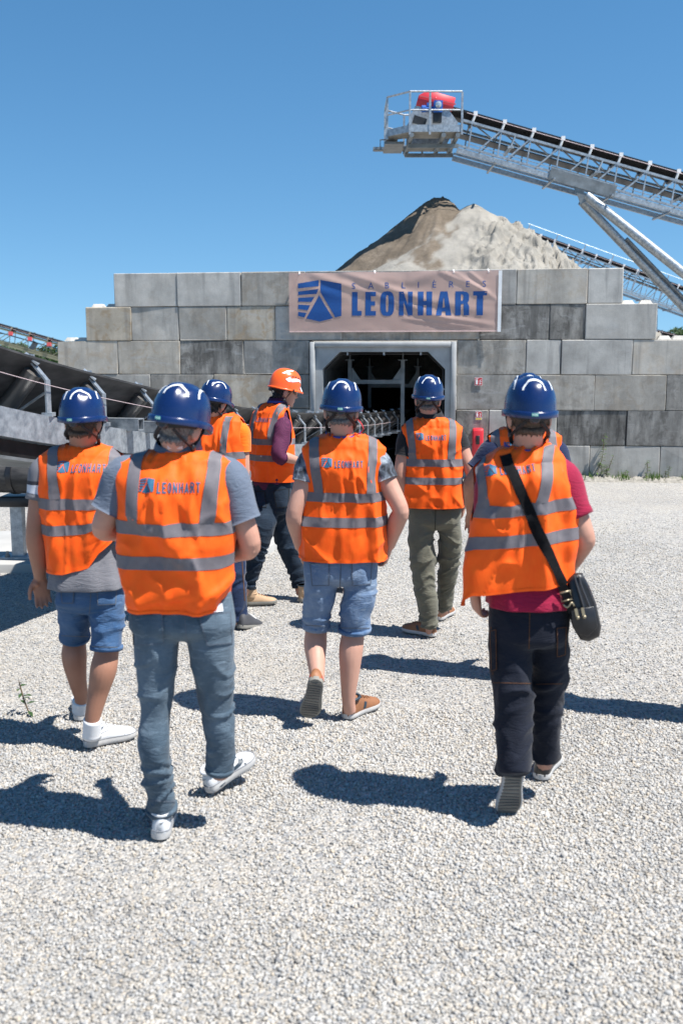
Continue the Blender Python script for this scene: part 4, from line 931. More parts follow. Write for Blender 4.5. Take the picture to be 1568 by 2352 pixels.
def remesh(V, Fc, vox, it=3, dec=None):
    me = bpy.data.meshes.new('tmp'); me.from_pydata(np.asarray(V).tolist(), [], [list(map(int, f)) for f in Fc]); me.update()
    o = bpy.data.objects.new('tmp', me); COL.objects.link(o)
    m = o.modifiers.new('r', 'REMESH'); m.mode = 'VOXEL'; m.voxel_size = vox; m.use_smooth_shade = True
    if it: s = o.modifiers.new('s', 'SMOOTH'); s.factor = .5; s.iterations = it
    if dec: d = o.modifiers.new('d', 'DECIMATE'); d.ratio = dec
    dg = bpy.context.evaluated_depsgraph_get(); dg.update(); e = o.evaluated_get(dg); r = e.to_mesh()
    co = np.empty(len(r.vertices) * 3); r.vertices.foreach_get('co', co); no = np.empty(len(r.vertices) * 3); r.vertices.foreach_get('normal', no)
    F2 = [list(p.vertices) for p in r.polygons]; e.to_mesh_clear(); bpy.data.objects.remove(o); bpy.data.meshes.remove(me)
    return co.reshape(-1, 3), F2, no.reshape(-1, 3)
def depth_of(p): return p.y * CP - (p.z - CAM_H) * SP
def unit(v): v = np.array(v, float); return v / (np.linalg.norm(v) + 1e-12)
HEADT = [(0.0, .070, .010, .022), (.012, .082, -.004, .036), (.03, .088, -.022, .050), (.055, .091, -.048, .058), (.085, .091, -.070, .064), (.11, .087, -.084, .069), (.13, .088, -.092, .0735), (.155, .094, -.099, .0765), (.18, .090, -.100, .0765), (.205, .073, -.090, .069), (.224, .045, -.07, .052), (.236, .005, -.03, .018)]
class Person: pass

def make_person(name_label, Y, head, vest, trousers, arms, legs, shoes, yaw=0., mats={}, shirt=None, hair='hair_grey', sleeves=True, extra=None, group='visitors in orange vests walking to the tunnel'):
    p = Person(); p.Y = Y; rad = R_(yaw); r = np.array([math.cos(rad), -math.sin(rad), 0]); f = np.array([math.sin(rad), math.cos(rad), 0]); u3 = np.array([0, 0, 1.])
    A = lambda q: np.array(at(q[0], q[1], Y + (q[2] if len(q) > 2 else 0)))
    kk = lambda pt: F / depth_of(Vector(pt))
    root = None; base = A((trousers['hip'][1] / 2 + trousers['hip'][2] / 2, trousers['hip'][0])); base[2] = 0
    skin = M[mats.get('skin', 'skin')]
    # ---------------------------------------------------------------- torso surface
    ws = vest.get('wscale', 1.); L = []
    for lv in vest['levels']:
        py, xl, xr, bf, bb = lv[:5]; c = A(((xl + xr) / 2, py, lv[5] if len(lv) > 5 else 0)); L.append([c[0], c[1], c[2], (xr - xl) / 2 / kk(c) * ws, bf, bb])
    ny, nx, na = vest['neck'][:3]; nc = A((nx, ny, vest['neck'][3] if len(vest['neck']) > 3 else 0.03)); s = L[-1]
    for fr, zf in ((.90, .22), (.70, .50), (.48, .74)):
        a = na + (s[3] - na) * fr; m_ = 1 - (a - na) / (s[3] - na + 1e-6)
        L.append([s[0] + (nc[0] - s[0]) * m_, s[1] + (nc[1] - s[1]) * m_, s[2] + (nc[2] - s[2]) * zf, a, s[4] * (1 - m_) + .075 * m_, s[5] * (1 - m_) + .075 * m_])
    L.append([nc[0], nc[1], nc[2], na, .07, .07])
    L = np.array(L); tt = np.concatenate([[0], np.cumsum(np.hypot(np.diff(L[:, 2]), .7 * np.diff(L[:, 3])))])
    nl = len(L); dense = spl(np.concatenate([L, tt[:, None]], 1), 160); TT = dense[:, 6]; TT = np.maximum.accumulate(TT + np.arange(160) * 1e-7); T1 = TT[-1]
    t_s = tt[len(vest['levels']) - 1]
    za = A((0, vest['armpit']))[2]; t_a = np.interp(za, np.maximum.accumulate(dense[:, 2]), TT)
    t_top = t_s + .045; hmax = R_(vest.get('hole', 24))
    roll = vest.get('roll', 0.); lift = vest.get('lift', [(-1, 0), (1, 0)])
    folds = vest.get('folds', []); sd = vest.get('seed', 1); rough = vest.get('rough', 1.)
    EX = 2 / 2.4
    def hole(t): q = np.clip((t - t_a) / (t_top - t_a), 0, 1); return hmax * np.clip(np.sin(math.pi * q), 0, 1) ** .55
    def surf0(u, t, side, body=False):
        """point of the torso surface: u -1..1 across the back (side -1) or front (side 1), t metres up from the hem"""
        C = [np.interp(t, TT, dense[:, k]) for k in range(6)]
        th = u * (math.pi / 2 - (0 if body else hole(t))); sx, cx = np.sin(th), np.cos(th)
        x = C[3] * np.sign(sx) * np.abs(sx) ** EX; y = np.where(side < 0, C[5], C[4]) * np.abs(cx) ** EX * np.where(side < 0, -1, 1)
        P = np.stack([C[0], C[1], C[2]], -1) + x[..., None] * r + y[..., None] * f
        P[..., 2] += roll * x
        return P, x
    def disp(u, t, side, x):
        q = np.stack([x * 6 + side * 9, t * 2.6, 0 * x + sd], -1)
        d = (.020 * rough * fbm(q, sd, 2) * sstep(T1, T1 - .25, t) + .011 * rough * np.abs(fbm(np.stack([x * 11 + t * 4 * np.tanh(x * 9), t * 5.5 - x * 5, 0 * x + side], -1), sd + 5, 2)) * sstep(t_s + .06, t_s - .15, t))
        rg_ = (1 - np.abs(vn(np.stack([x * 7.5 + .8 * fbm(q * .7, sd + 8, 2), t * 1.7, 0 * x + side + sd], -1), sd + 2))) ** 2
        d += .020 * rough * (rg_ - .4) * sstep(t_s, t_s - .22, t) + .012 * rough * ((1 - np.abs(vn(np.stack([x * 9 + t * 6 * np.tanh(x * 9), t * 9 - np.sqrt(x * x + .002) * 7, 0 * x + side + 3], -1), sd + 4))) ** 2.5 - .3)
        d += .010 * rough * np.sin(x * 21 + sd * 1.7 + side + 1.5 * fbm(q * .5, sd + 3, 1)) * sstep(.42, .0, t)
        for (x0, t0, x1, t1, w_, a_) in folds:
            e = np.array([x1 - x0, t1 - t0]); k = np.clip(((x - x0) * e[0] + (t - t0) * e[1]) / (e @ e), 0, 1)
            dd = (x - x0 - k * e[0]) * e[1] - (t - t0 - k * e[1]) * e[0]; dd = dd / (np.linalg.norm(e)) ; al = np.hypot(x - x0 - k * e[0], t - t0 - k * e[1])
            pro = np.where(dd > 0, np.exp(-(al / (w_ * .55)) ** 2), np.exp(-(al / (w_ * 1.6)) ** 2))
            d = d + np.where(side < 0, 1.25 * a_ * pro * np.sin(math.pi * (.12 + .8 * k)) ** .7, 0)
        return d * (1 - np.abs(u) ** 9)
    def surf(u, t, side, off=0.):
        shp = np.shape(u); u, t = np.ravel(np.asarray(u, float)), np.ravel(np.asarray(t, float)); side = side + 0 * u; e = 4e-3
        P, x = surf0(u, t, side); Pu = surf0(np.clip(u + e, -1, 1), t, side)[0] - surf0(np.clip(u - e, -1, 1), t, side)[0]; Pt = surf0(u, np.minimum(t + e, T1), side)[0] - surf0(u, np.maximum(t - e, 0), side)[0]
        n = np.cross(Pu, Pt); n /= np.linalg.norm(n, axis=-1)[..., None] + 1e-12; n *= np.where(side < 0, 1, -1)[..., None]
        P = P + n * (disp(u, t, side, x) + off)[..., None]
        uu = u * np.where(side < 0, 1, 1); P[..., 2] += np.interp(uu, [q[0] for q in lift], [q[1] for q in lift]) * np.clip(1 - t / .34, 0, 1) ** 1.3
        return P.reshape(shp + (3,))
    def u_of_x(x, t):
        a = np.interp(t, TT, dense[:, 3]); s_ = np.clip(np.abs(x) / a, 0, 1) ** (1 / EX); return np.sign(x) * np.clip(np.arcsin(s_) / (math.pi / 2 - hole(t)), 0, 1)
    gu, gt = np.meshgrid(np.linspace(-1, 1, 161), np.linspace(0, T1, 240)); gP = surf(gu, gt, -1)
    gd = gP[..., 1] * CP - (gP[..., 2] - CAM_H) * SP; gx = 784 + F * gP[..., 0] / gd; gy = 1176 - F * (gP[..., 1] * SP + (gP[..., 2] - CAM_H) * CP) / gd
    def xt_at(px, py):
        i = np.argmin((gx - px) ** 2 + (gy - py) ** 2); uu, t_ = gu.ravel()[i], gt.ravel()[i]
        return float(surf0(np.array([uu]), np.array([t_]), -1)[1][0]), float(t_)
    p.surf, p.xt_at, p.u_of_x, p.gx, p.gy = surf, xt_at, u_of_x, gx, gy
    # ---------------------------------------------------------------- body
    H = head; top = A(H[:2] + (H[2],)); hy, hp, hr = R_(H[3]), R_(H[4]), R_(H[5])
    HR = np.array(Matrix.Rotation(-hy, 3, 'Z') @ Matrix.Rotation(-hp, 3, 'X') @ Matrix.Rotation(hr, 3, 'Y'))
    HO = top - HR @ np.array([0, -.01, .279])
    hd = lambda P: np.asarray(P, float) @ HR.T + HO
    p.hd = hd
    b = MB(); na_ = 26; an = np.arange(na_) * 2 * math.pi / na_
    ht = spl(HEADT, 26); rings = []
    for z, fy, by, hw in ht:
        cy, ry = (fy + by) / 2, max((fy - by) / 2, .004); e = 2 / 2.25
        rings.append(hd(np.stack([hw * np.sign(np.cos(an)) * np.abs(np.cos(an)) ** e, cy + ry * np.sign(np.sin(an)) * np.abs(np.sin(an)) ** e, 0 * an + z], 1)))
    b.loft(rings)
    b.tube([hd((0, .088, .135)), hd((0, .098, .112)), hd((0, .107, .092)), hd((0, .096, .084))], [.010, .011, .014, .009], 10)
    for sx in (-1, 1):
        b.ball(hd((sx * .012, .092, .087)), .009, 8, 6)
        E = HR @ np.array(Euler((R_(-12), 0, sx * R_(-24))).to_matrix()); b.ball(hd((sx * .081, -.012, .102)), (.009, .021, .033), 12, 8, E); b.ball(hd((sx * .076, -.006, .078)), (.009, .012, .014), 10, 6, E)
        b.ball(hd((sx * .033, .084, .145)), (.020, .012, .007), 10, 6, HR)
    b.ball(hd((0, .091, .058)), (.024, .008, .006), 10, 6, HR); b.ball(hd((0, .089, .047)), (.02, .008, .006), 10, 6, HR); b.ball(hd((0, .078, .018)), (.024, .016, .016), 10, 6, HR)
    nb = nc + np.array([0, .005, -.07]); nh = hd((0, -.028, .085))
    b.tube([nb, nb * .5 + nh * .5 + (0, 0, 0), nh], [.076, .060, .057], 20)
    tr = []
    for q in np.linspace(.06, .93, 12):
        t_ = np.full(40, T1 * q); u_ = np.concatenate([np.linspace(-1, 1, 21)[:-1], np.linspace(1, -1, 21)[:-1]]); sd_ = np.concatenate([-np.ones(20), np.ones(20)])
        P = surf0(u_, t_, sd_, True)[0]; c = P.mean(0); tr.append(c + (P - c) * np.array([.80, .74, 1]))
    b.loft(tr)
    hands = {}
    for sd_, ar in arms.items():
        sx = -1 if sd_ == 'L' else 1
        Sh, El, Wr = A(ar['S']), A(ar['E']), A(ar['W']); th = ar.get('thick', 1.)
        pts = spl([Sh - r * sx * .05 + u3 * .01, Sh, (Sh + El) / 2, El, El * .70 + Wr * .30, El * .3 + Wr * .7, Wr], 26); rr_ = spl([.05, .058, .053, .044, .049, .038, .030], 26)[:, 0] * th
        b.tube(pts, list(rr_), 16, ref=None)
        if ar.get('hand') is not None:
            h = ar['hand']; d = unit(h.get('dir', Wr - El)); n_ = unit(h['palm'] - d * np.dot(h['palm'], d)); s_ = np.cross(n_, d) * h.get('thumb', 1)
            W2 = Wr - d * .012; P = lambda l, w_, n0=0.: W2 + d * l + s_ * w_ + n_ * n0
            rg = []
            for l, wd, tk, cx in ((-.02, .029, .022, 0), (.015, .031, .021, .0), (.045, .041, .019, .002), (.08, .043, .0155, 0), (.100, .040, .012, -.001)):
                a = np.arange(16) * 2 * math.pi / 16; rg.append(P(l, cx)[None] + np.outer(wd * np.sign(np.cos(a)) * np.abs(np.cos(a)) ** .85, s_) + np.outer(tk * np.sign(np.sin(a)) * np.abs(np.sin(a)) ** .85, n_))
            b.loft(rg); b.ball(P(.035, .024, .009), (.02, .02, .02), 10, 7)
            curl = h.get('curl', .35)
            for w_, ln, r0, sp in ((.031, .070, .0092, .08), (.0105, .078, .0096, .02), (-.010, .073, .0092, -.05), (-.030, .056, .0082, -.13)):
                q = P(.092, w_); dd = unit(d + s_ * sp); cur = [P(.07, w_ * .95), q]; ang = curl * .5
                for sg in (.45, .32, .23):
                    v = dd * math.cos(ang) + n_ * math.sin(ang); q = q + v * ln * sg; cur.append(q); ang += curl
                b.tube(cur, [r0, r0, r0 * .96, r0 * .9, r0 * .78], 9, ref=None); b.ball(cur[-1], r0 * .78, 8, 6)
            q = [P(.02, .026, .004), P(.048, .050, .014), P(.075, .062, .022), P(.102, .064, .030)]
            b.tube(q, [.014, .0125, .0105, .009], 9, ref=None); b.ball(q[-1], .009, 8, 6)
        hands[sd_] = (Sh, El, Wr)
    for sd_, lg in legs.items():
        hq = A(((trousers['hip'][1] + trousers['hip'][2]) / 2, trousers['hip'][0])); pts, rr_ = [hq + r * (-.065 if sd_ == 'L' else .065) + u3 * .04], [.055]
        for q in lg: c = A(q[:3]); pts.append(c); rr_.append(q[3])
        b.tube(spl(pts, 6 * len(pts)), list(spl(rr_, 6 * len(rr_))[:, 0]), 16, ref=None)
    hip = trousers['hip']; hc = A(((hip[1] + hip[2]) / 2, hip[0])); b.ball(hc + u3 * .05, (.11, .07, .10), 14, 9); b.tube([hc + u3 * .03, (hc + tr[2].mean(0)) / 2, tr[4].mean(0)], .075, 16, ref=None)
    V, Fc, No = remesh(np.concatenate(b.v), b.f, .0062, 2, .42)
    root = bpy.data.objects.new('person', None)
    bpy.data.objects.remove(root)
    me = bpy.data.meshes.new('person'); me.from_pydata((V - base).tolist(), [], Fc); me.materials.append(skin); me.polygons.foreach_set('use_smooth', [True] * len(me.polygons)); me.update()
    root = link('person', me, None, base); BASE[root.name] = Vector(base); tag(root, name_label, 'person', group); p.root = root
    # hair: the scalp's surface below the helmet, lifted and roughened
    loc = (V - HO) @ HR
    fc = np.array([loc[q].mean(0) for q in Fc]); no_ = 0
    jig = .010 * vn(fc * 90, 3)
    nape = .040 + jig * .6
    mask = (np.abs(fc[:, 0]) < .10) & (fc[:, 2] > nape) & (fc[:, 2] < .24) & (fc[:, 1] > -.14) & ((fc[:, 1] < -.022 + jig * .6) & ~((np.abs(fc[:, 0]) > .079)) | (fc[:, 2] > .150) & (fc[:, 1] < .05) | (fc[:, 2] > .105 + jig) & (fc[:, 1] < .028) & (fc[:, 1] > -.03) & (np.abs(fc[:, 0]) < .0785))
    mask &= ~((fc[:, 2] < .070) & (np.abs(fc[:, 0]) > .058))
    ids = np.nonzero(mask)[0]
    if len(ids):
        used = sorted({v for i in ids for v in Fc[i]}); mp = {v: k for k, v in enumerate(used)}; cnt = np.zeros(len(V)); tot = np.zeros(len(V))
        for i, q in enumerate(Fc):
            for v in q: tot[v] += 1; cnt[v] += mask[i]
        inner = (cnt[used] >= tot[used]); VV = V[used] + No[used] * np.where(inner, .0045 + .003 * np.abs(vn(loc[used] * 130, 2)), -.001)[:, None]
        raw('hair', VV, [[mp[v] for v in Fc[i]] for i in ids], M[hair], root, True)
    for sx in (-1, 1):
        m = MB(); m.ball(hd((sx * .033, .0795, .127)), .0125, 10, 8); m.build('eye', M['eye'], root, True)
    # ---------------------------------------------------------------- vest
    NU, NTt = 72, 96; V, Fc = [], []
    ts = np.linspace(0, T1, NTt); PG = {}
    for side in (-1, 1):
        U, T_ = np.meshgrid(np.linspace(-1, 1, NU + 1), ts); o_ = len(V) and len(V[0]); PG[side] = surf(U, T_, side); PG[side, 'n'] = surf(U, T_, side, .01) - PG[side]; V.append(PG[side].reshape(-1, 3)); n1 = NU + 1
        Fc += [[o_ + j * n1 + i, o_ + j * n1 + i + 1, o_ + (j + 1) * n1 + i + 1, o_ + (j + 1) * n1 + i][::side] for j in range(NTt - 1) for i in range(NU)]
    vo = raw('safety_vest', np.concatenate(V), Fc, M['vest'], root, True)
    bm = bmesh.new(); bm.from_mesh(vo.data); bmesh.ops.remove_doubles(bm, verts=bm.verts, dist=.0006); bm.to_mesh(vo.data); bm.free()
    p.vest = vo
    def vsurf(u, t, side, off):
        shp = np.shape(u); i = np.clip((np.ravel(u) + 1) / 2 * NU, 0, NU - 1e-6); j = np.clip(np.ravel(t) / T1 * (NTt - 1), 0, NTt - 1 - 1e-6); a, b_ = i.astype(int), j.astype(int); fi, fj = (i - a)[:, None], (j - b_)[:, None]
        bl = lambda g_: g_[b_, a] * (1 - fi) * (1 - fj) + g_[b_, a + 1] * fi * (1 - fj) + g_[b_ + 1, a] * (1 - fi) * fj + g_[b_ + 1, a + 1] * fi * fj
        return (bl(PG[side]) + bl(PG[side, 'n']) * off / .01).reshape(shp + (3,))
    p.vsurf = vsurf
    def vpatch(name, XT, Fc, mat, off=.0022, side=-1, parent=vo):
        XT = np.asarray(XT); t_ = np.clip(XT[:, 1], .001, T1 - .001); return raw(name, vsurf(u_of_x(XT[:, 0], t_), t_, side, off), Fc, mat, parent, True)
    def gridf(a, b): return [[j * a + i, j * a + i + 1, (j + 1) * a + i + 1, (j + 1) * a + i] for j in range(b - 1) for i in range(a - 1)]
    p.vpatch = vpatch; bt = []
    cxp = (vest['levels'][2][1] + vest['levels'][2][2]) / 2
    for y0, y1 in vest['bands']:
        t0, t1 = xt_at(vest.get('bandx', cxp), y1)[1], xt_at(vest.get('bandx', cxp), y0)[1]; bt.append((t0, t1)); Vb, Fb = [], []
        for side in (-1, 1):
            U, T_ = np.meshgrid(np.linspace(-1, 1, 145), np.linspace(t0, t1, 7)); o_ = len(Vb) and len(Vb[0]); Vb.append(vsurf(U, T_, side, .0022).reshape(-1, 3)); Fb += [[o_ + k for k in q] for q in gridf(145, 7)]
        raw('reflective_band', np.concatenate(Vb), Fb, M['band'], vo, True)
    tv = max(q[1] for q in bt)
    for (xa, ya), (xb, yb) in vest.get('straps', []):
        (X0, t0), (X1, _) = xt_at(xa, ya), xt_at(xb, yb)
        hw = .024; tsr = np.linspace(tv - .002, min(t0 + .10, T1 - .01), 46); Vb = []
        for t_ in tsr:
            xm = X1 + (X0 - X1) * min(1, (t_ - tv) / max(t0 - tv, .01)); Vb += [(xm + hw * k, t_) for k in (-1, -.5, 0, .5, 1)]
        vpatch('reflective_strap', Vb, gridf(5, 46), M['band'], .0032)
        vpatch('reflective_strap', Vb, gridf(5, 46), M['band'], .0032, 1)
    if 'logo' in vest:
        lx0, ly0, lx1, ly1 = vest['logo'][:4]; (X0, ta), (X1, tb) = xt_at(lx0, ly0), xt_at(lx1, ly1); wd = X1 - X0; hgt = wd * .245
        tm = (ta + tb) / 2 - .012; h = hgt * .98
        V, Fc = sub_quads(logo_quads(X0, tm - h * .42, h), .012); vpatch('logo_mark', V, Fc, M['print'], .0026)
        lw = wd * .69; q, xe = word_quads('LEONHART', 0, 0, 1, 1., .15, GL); s_ = lw / (xe - .15)
        q = [[(X0 + wd * .31 + a * s_, tm - h * .40 + b_ * h * .68) for a, b_ in z] for z in q]
        V, Fc = sub_quads(q, .012); vpatch('lettering', V, Fc, M['print'], .0026)['kind'] = 'stuff'
        V, F2, n = [], [], 0
        for i, ch in enumerate('GROUPE'):
            v, f_ = text_mesh(ch, h * .17); V.append(v + [X0 + wd * (.32 + .125 * i), tm + h * .37]); F2 += [[k + n for k in z] for z in f_]; n += len(v)
        vpatch('small_lettering', np.concatenate(V), F2, M['print_dim'], .0026)['kind'] = 'stuff'
    # edge binding along hem
    U, T_ = np.meshgrid(np.linspace(-1, 1, 97), np.linspace(0.001, .014, 2)); Vb = [surf(U, T_, s_, .0025).reshape(-1, 3) for s_ in (-1, 1)]
    raw('hem_binding', np.concatenate(Vb), [[o_ + k for k in q] for o_ in (0, 194) for q in gridf(97, 2)], M['vest'], vo, True)
    # ---------------------------------------------------------------- shirt
    sm = M[mats['shirt']]; S_ = MB()
    if shirt and 'hem' in shirt:
        rg = []; py, xl, xr = shirt['hem']; c0 = A(((xl + xr) / 2, py)); a0 = (xr - xl) / 2 / kk(c0)
        an = np.arange(72) * 2 * math.pi / 72
        for q in np.linspace(0, 1, 18):
            t_ = q * .26; C = [np.interp(t_, TT, dense[:, k]) for k in range(6)]; k_ = sstep(.12, .9, np.array([q]))[0]
            a = a0 * (1 - k_) + C[3] * .88 * k_; z = c0[2] * (1 - q) + (C[2]) * q; c = np.array([c0[0] * (1 - k_) + C[0] * k_, c0[1] * (1 - k_) + C[1] * k_, z])
            fl = 1 + .035 * (1 - q) * np.sin(an * 9 + sd) + .03 * vn(np.stack([np.cos(an) * 3, np.sin(an) * 3, 0 * an + q * 2], 1), sd)
            rg.append(c + np.outer(a * np.sign(np.cos(an)) * np.abs(np.cos(an)) ** EX * fl, r) + np.outer(np.where(np.sin(an) < 0, .112, .118) * (shirt.get('d', 1) * (1 - k_) + .84 * k_) * np.sign(np.sin(an)) * np.abs(np.sin(an)) ** EX * fl, f))
        inner = rg[0] * .97 + rg[0].mean(0) * .03; S_.loft([inner + (0, 0, .03), inner] + rg, False)
    if S_.n == 0: # the part of the shirt under the vest, seen only in the armholes
        pass
    tr = []
    for q in np.linspace(.10, .90, 14):
        t_ = np.full(48, t_a * .7 + (T1 * .96 - t_a * .7) * q); u_ = np.concatenate([np.linspace(-1, 1, 25)[:-1], np.linspace(1, -1, 25)[:-1]]); s2 = np.concatenate([-np.ones(24), np.ones(24)])
        P = surf0(u_, t_, s2, True)[0]; c = P.mean(0); tr.append(c + (P - c) * np.array([.93, .88, 1]) - (0, 0, .008))
    S_.loft(tr, False); S_.build('shirt', sm, root, True)
    if sleeves:
        for sd_, ar in arms.items():
            sx = -1 if sd_ == 'L' else 1; Sh, El, Wr = hands[sd_]; fr = ar.get('sleeve', .62); rw = ar.get('sw', .072)
            path = spl([Sh - r * sx * .075 + u3 * .012, Sh + u3 * .004, (Sh + El) / 2, El, El * .6 + Wr * .4, Wr], 60); Lc = np.concatenate([[0], np.cumsum(np.linalg.norm(np.diff(path, axis=0), axis=1))]); Lu = np.linalg.norm(El - Sh) + .075
            end = Lu * fr if fr <= 1 else Lu + (fr - 1) * np.linalg.norm(Wr - El); n = 22; an = np.arange(28) * 2 * math.pi / 28; rg = []; Tn = None
            for k in range(n):
                l = end * k / (n - 1); c = np.array([np.interp(l, Lc, path[:, j]) for j in range(3)]); c2 = np.array([np.interp(l + .01, Lc, path[:, j]) for j in range(3)]); d = unit(c2 - c)
                x_ = unit(np.cross(d, f)); y_ = np.cross(x_, d); q = k / (n - 1)
                rad_ = (rw * (1 - q) + ar.get('cuff', rw * .93) * q) * (.70 + .30 * float(sstep(.0, .42, q)))
                w_ = .006 * fbm(np.stack([np.cos(an) * 1.6 + sx, np.sin(an) * 1.6, 0 * an + l * (26 if fr > 1 else 11)], 1), sd + 7, 2) * ar.get('wr', 1.) * sstep(0, .25, q)
                rg.append(c + np.outer(np.cos(an) * (rad_ + w_), x_) + np.outer(np.sin(an) * (rad_ * 1.06 + w_), y_))
            e = rg[-1]; ce = e.mean(0); rg += [ce + (e - ce) * 1.03 , ce + (e - ce) * .93, ce + (e - ce) * .88 - d * .03]
            m = MB(); m.loft(rg, False); m.build('sleeve', M[ar.get('smat', mats['shirt'])], root, True)
            if ar.get('cuffmat'):
                m = MB(); m.loft([ce + (e - ce) * 1.035 - d * .03, ce + (e - ce) * 1.045 - d * .015, ce + (e - ce) * 1.045, ce + (e - ce) * .95], False); m.build('sleeve_cuff', M[ar['cuffmat']], root, True)
    if mats.get('collar'):
        an = np.arange(40) * 2 * math.pi / 40; rg = []
        nd = unit(nh - nb)
        for l, rx in ((-.03, .094), (.0, .084), (.030, .076), (.034, .079), (.006, .090), (-.02, .098)):
            c = nc + nd * (l + .012); x_ = r; y_ = unit(np.cross(nd, r)); opn = 1 - .0 * an
            rg.append(c + np.outer(np.cos(an) * rx, x_) + np.outer(np.sin(an) * rx * .98, y_))
        m = MB(); m.loft(rg, False); m.build('collar', M[mats['collar']], root, True)
    if mats.get('lanyard'):
        nd = unit(nh - nb); c = nc + nd * .016; an = np.linspace(math.pi * .98, math.pi * 2.02, 24); pt = [c + r * math.cos(a) * .090 + unit(np.cross(nd, r)) * math.sin(a) * .093 * -1 * -1 + nd * (-.012 * abs(math.cos(a)) ** 2) for a in an]
        m = MB(); m.tube(pt, [(.003, .010)] * 24, 8, ref=nd); m.build('lanyard', M['lanyard'], root, True)
    # ---------------------------------------------------------------- trousers
    tq = MB(); rg = []; an = np.arange(40) * 2 * math.pi / 40; tf = trousers
    lv = [tf['waist'], tf['hip'], tf['seat']]
    cs = []
    for py, xl, xr, *dd in lv:
        c = A(((xl + xr) / 2, py)); a = (xr - xl) / 2 / kk(c) * tf.get('wscale', 1); cs.append((c, a, dd[0] if dd else .105, dd[1] if len(dd) > 1 else .115))
    cw_ = cs[0][0] + u3 * (.012 if shirt and 'hem' in shirt else .05); cs = [(cw_, cs[0][1] * .96, cs[0][2] * .82, cs[0][3] * .76), (cs[0][0], cs[0][1], cs[0][2] * .92, cs[0][3] * .86)] + cs[1:]
    lo = cs[-1]; cs += [(lo[0] - u3 * .03, lo[1] * .86, lo[2] * .72, lo[3] * .74), (lo[0] - u3 * .045, lo[1] * .66, lo[2] * .5, lo[3] * .5)]
    for c, a, bf, bb in cs:
        rg.append(c + np.outer(a * np.sign(np.cos(an)) * np.abs(np.cos(an)) ** .84, r) + np.outer(np.where(np.sin(an) < 0, bb, bf) * np.sign(np.sin(an)) * np.abs(np.sin(an)) ** .84, f))
    tq.loft(rg)
    ctr = {}
    for sd_ in ('L', 'R'):
        pts, rr_ = [], []
        for q in tf[sd_]: c = A(q[:3]); pts.append(c); rr_.append(q[3] / kk(c) * .96)
        sx = -1 if sd_ == 'L' else 1
        h0 = cs[2][0] + r * sx * cs[2][1] * .47; pts = [h0 + u3 * .06] + pts; rr_ = [min(rr_[0], cs[2][1] * .53)] + rr_
        P = spl(pts, 8 * len(pts)); Rr = spl(rr_, 8 * len(rr_))[:, 0]; ctr[sd_] = P; dk = tf.get('deep', 1.06)
        tq.tube(P, [(q, q * dk) for q in Rr], 24, ref=f)
    V, Fc, No = remesh(np.concatenate(tq.v), tq.f, tf.get('vox', .0085), tf.get('smooth', 6))
    z0, z1 = V[:, 2].min(), V[:, 2].max(); rel = (V - base)
    wr = 0
    for (zc, hz, am, fq) in tf['wr']:
        zc = A((0, zc))[2]; hz = hz / kk(hc); m_ = np.exp(-((V[:, 2] - zc) / hz) ** 2)
        w1 = (1 - np.abs(vn(np.stack([rel[:, 0] * 5.5, rel[:, 1] * 5.5, rel[:, 2] * fq + 2.2 * vn(rel * 6, sd) + rel[:, 0] * 9 * np.tanh(4 * vn(rel * 2, 5))], 1), sd + 11))) ** 2; w1 = w1 ** 1.5; wr = wr + 1.15 * am * m_ * (1.5 * w1 - .6)
    w2 = fbm(np.stack([rel[:, 0] * 11, rel[:, 1] * 11, rel[:, 2] * 4], 1), sd + 21, 2); wr = wr + .006 * w2 + .006 * ((1 - np.abs(vn(np.stack([rel[:, 0] * 9 + rel[:, 2] * 3, rel[:, 1] * 9, rel[:, 2] * 6], 1), sd + 31))) ** 3 - .3)
    V = V + No * wr[:, None]
    to = raw(tf.get('name', 'trousers'), V, Fc, M[mats['trousers']], root, True); p.trousers = to; p.tV = V; p.tF = Fc
    bv = BVHTree.FromPolygons(V.tolist(), Fc)
    def on_px(q, bvh, off, Yg=None):
        d = ray(*q).normalized(); o_ = Vector((0, 0, CAM_H)); h = bvh.ray_cast(o_, d)
        if h[0] is None:
            g_ = o_ + d * (Y / d.y); h = bvh.find_nearest(g_)
        n_ = h[1] if h[1].dot(d) < 0 else -h[1]
        return np.array(h[0] + n_ * off)
    def px_patch(name, quads, bvh, mat, parent, off=.003, step=6):
        Vq, Fq = sub_quads(quads, step); P = np.array([on_px(q, bvh, off) for q in Vq]); return raw(name, P, Fq, mat, parent, True)
    def px_line(name, pts, w_, bvh, mat, parent, off=.003):
        q = []
        for a, b_ in zip(pts[:-1], pts[1:]):
            a, b_ = np.array(a, float), np.array(b_, float); n_ = np.array([-(b_ - a)[1], (b_ - a)[0]]); n_ = n_ / np.linalg.norm(n_) * w_ / 2; q.append([a - n_, b_ - n_, b_ + n_, a + n_])
        return px_patch(name, q, bvh, mat, parent, off, 5)
    p.bv, p.px_patch, p.px_line, p.on_px = bv, px_patch, px_line, on_px
    for pk in tf.get('pockets', []):
        c = np.mean(pk, 0); px_patch('back_pocket', [pk], bv, M[mats['trousers']], to, .0045)
        P2 = [tuple(x) for x in pk] + [tuple(pk[0])]; px_line('pocket_seam', [c + (np.array(x) - c) * .93 for x in P2], 1.6, bv, M[tf.get('seam', 'seam')], to, .0056)
    for ln in tf.get('seams', []): px_line('seam_line', ln, 1.8, bv, M[tf.get('seam', 'seam')], to, .0022)
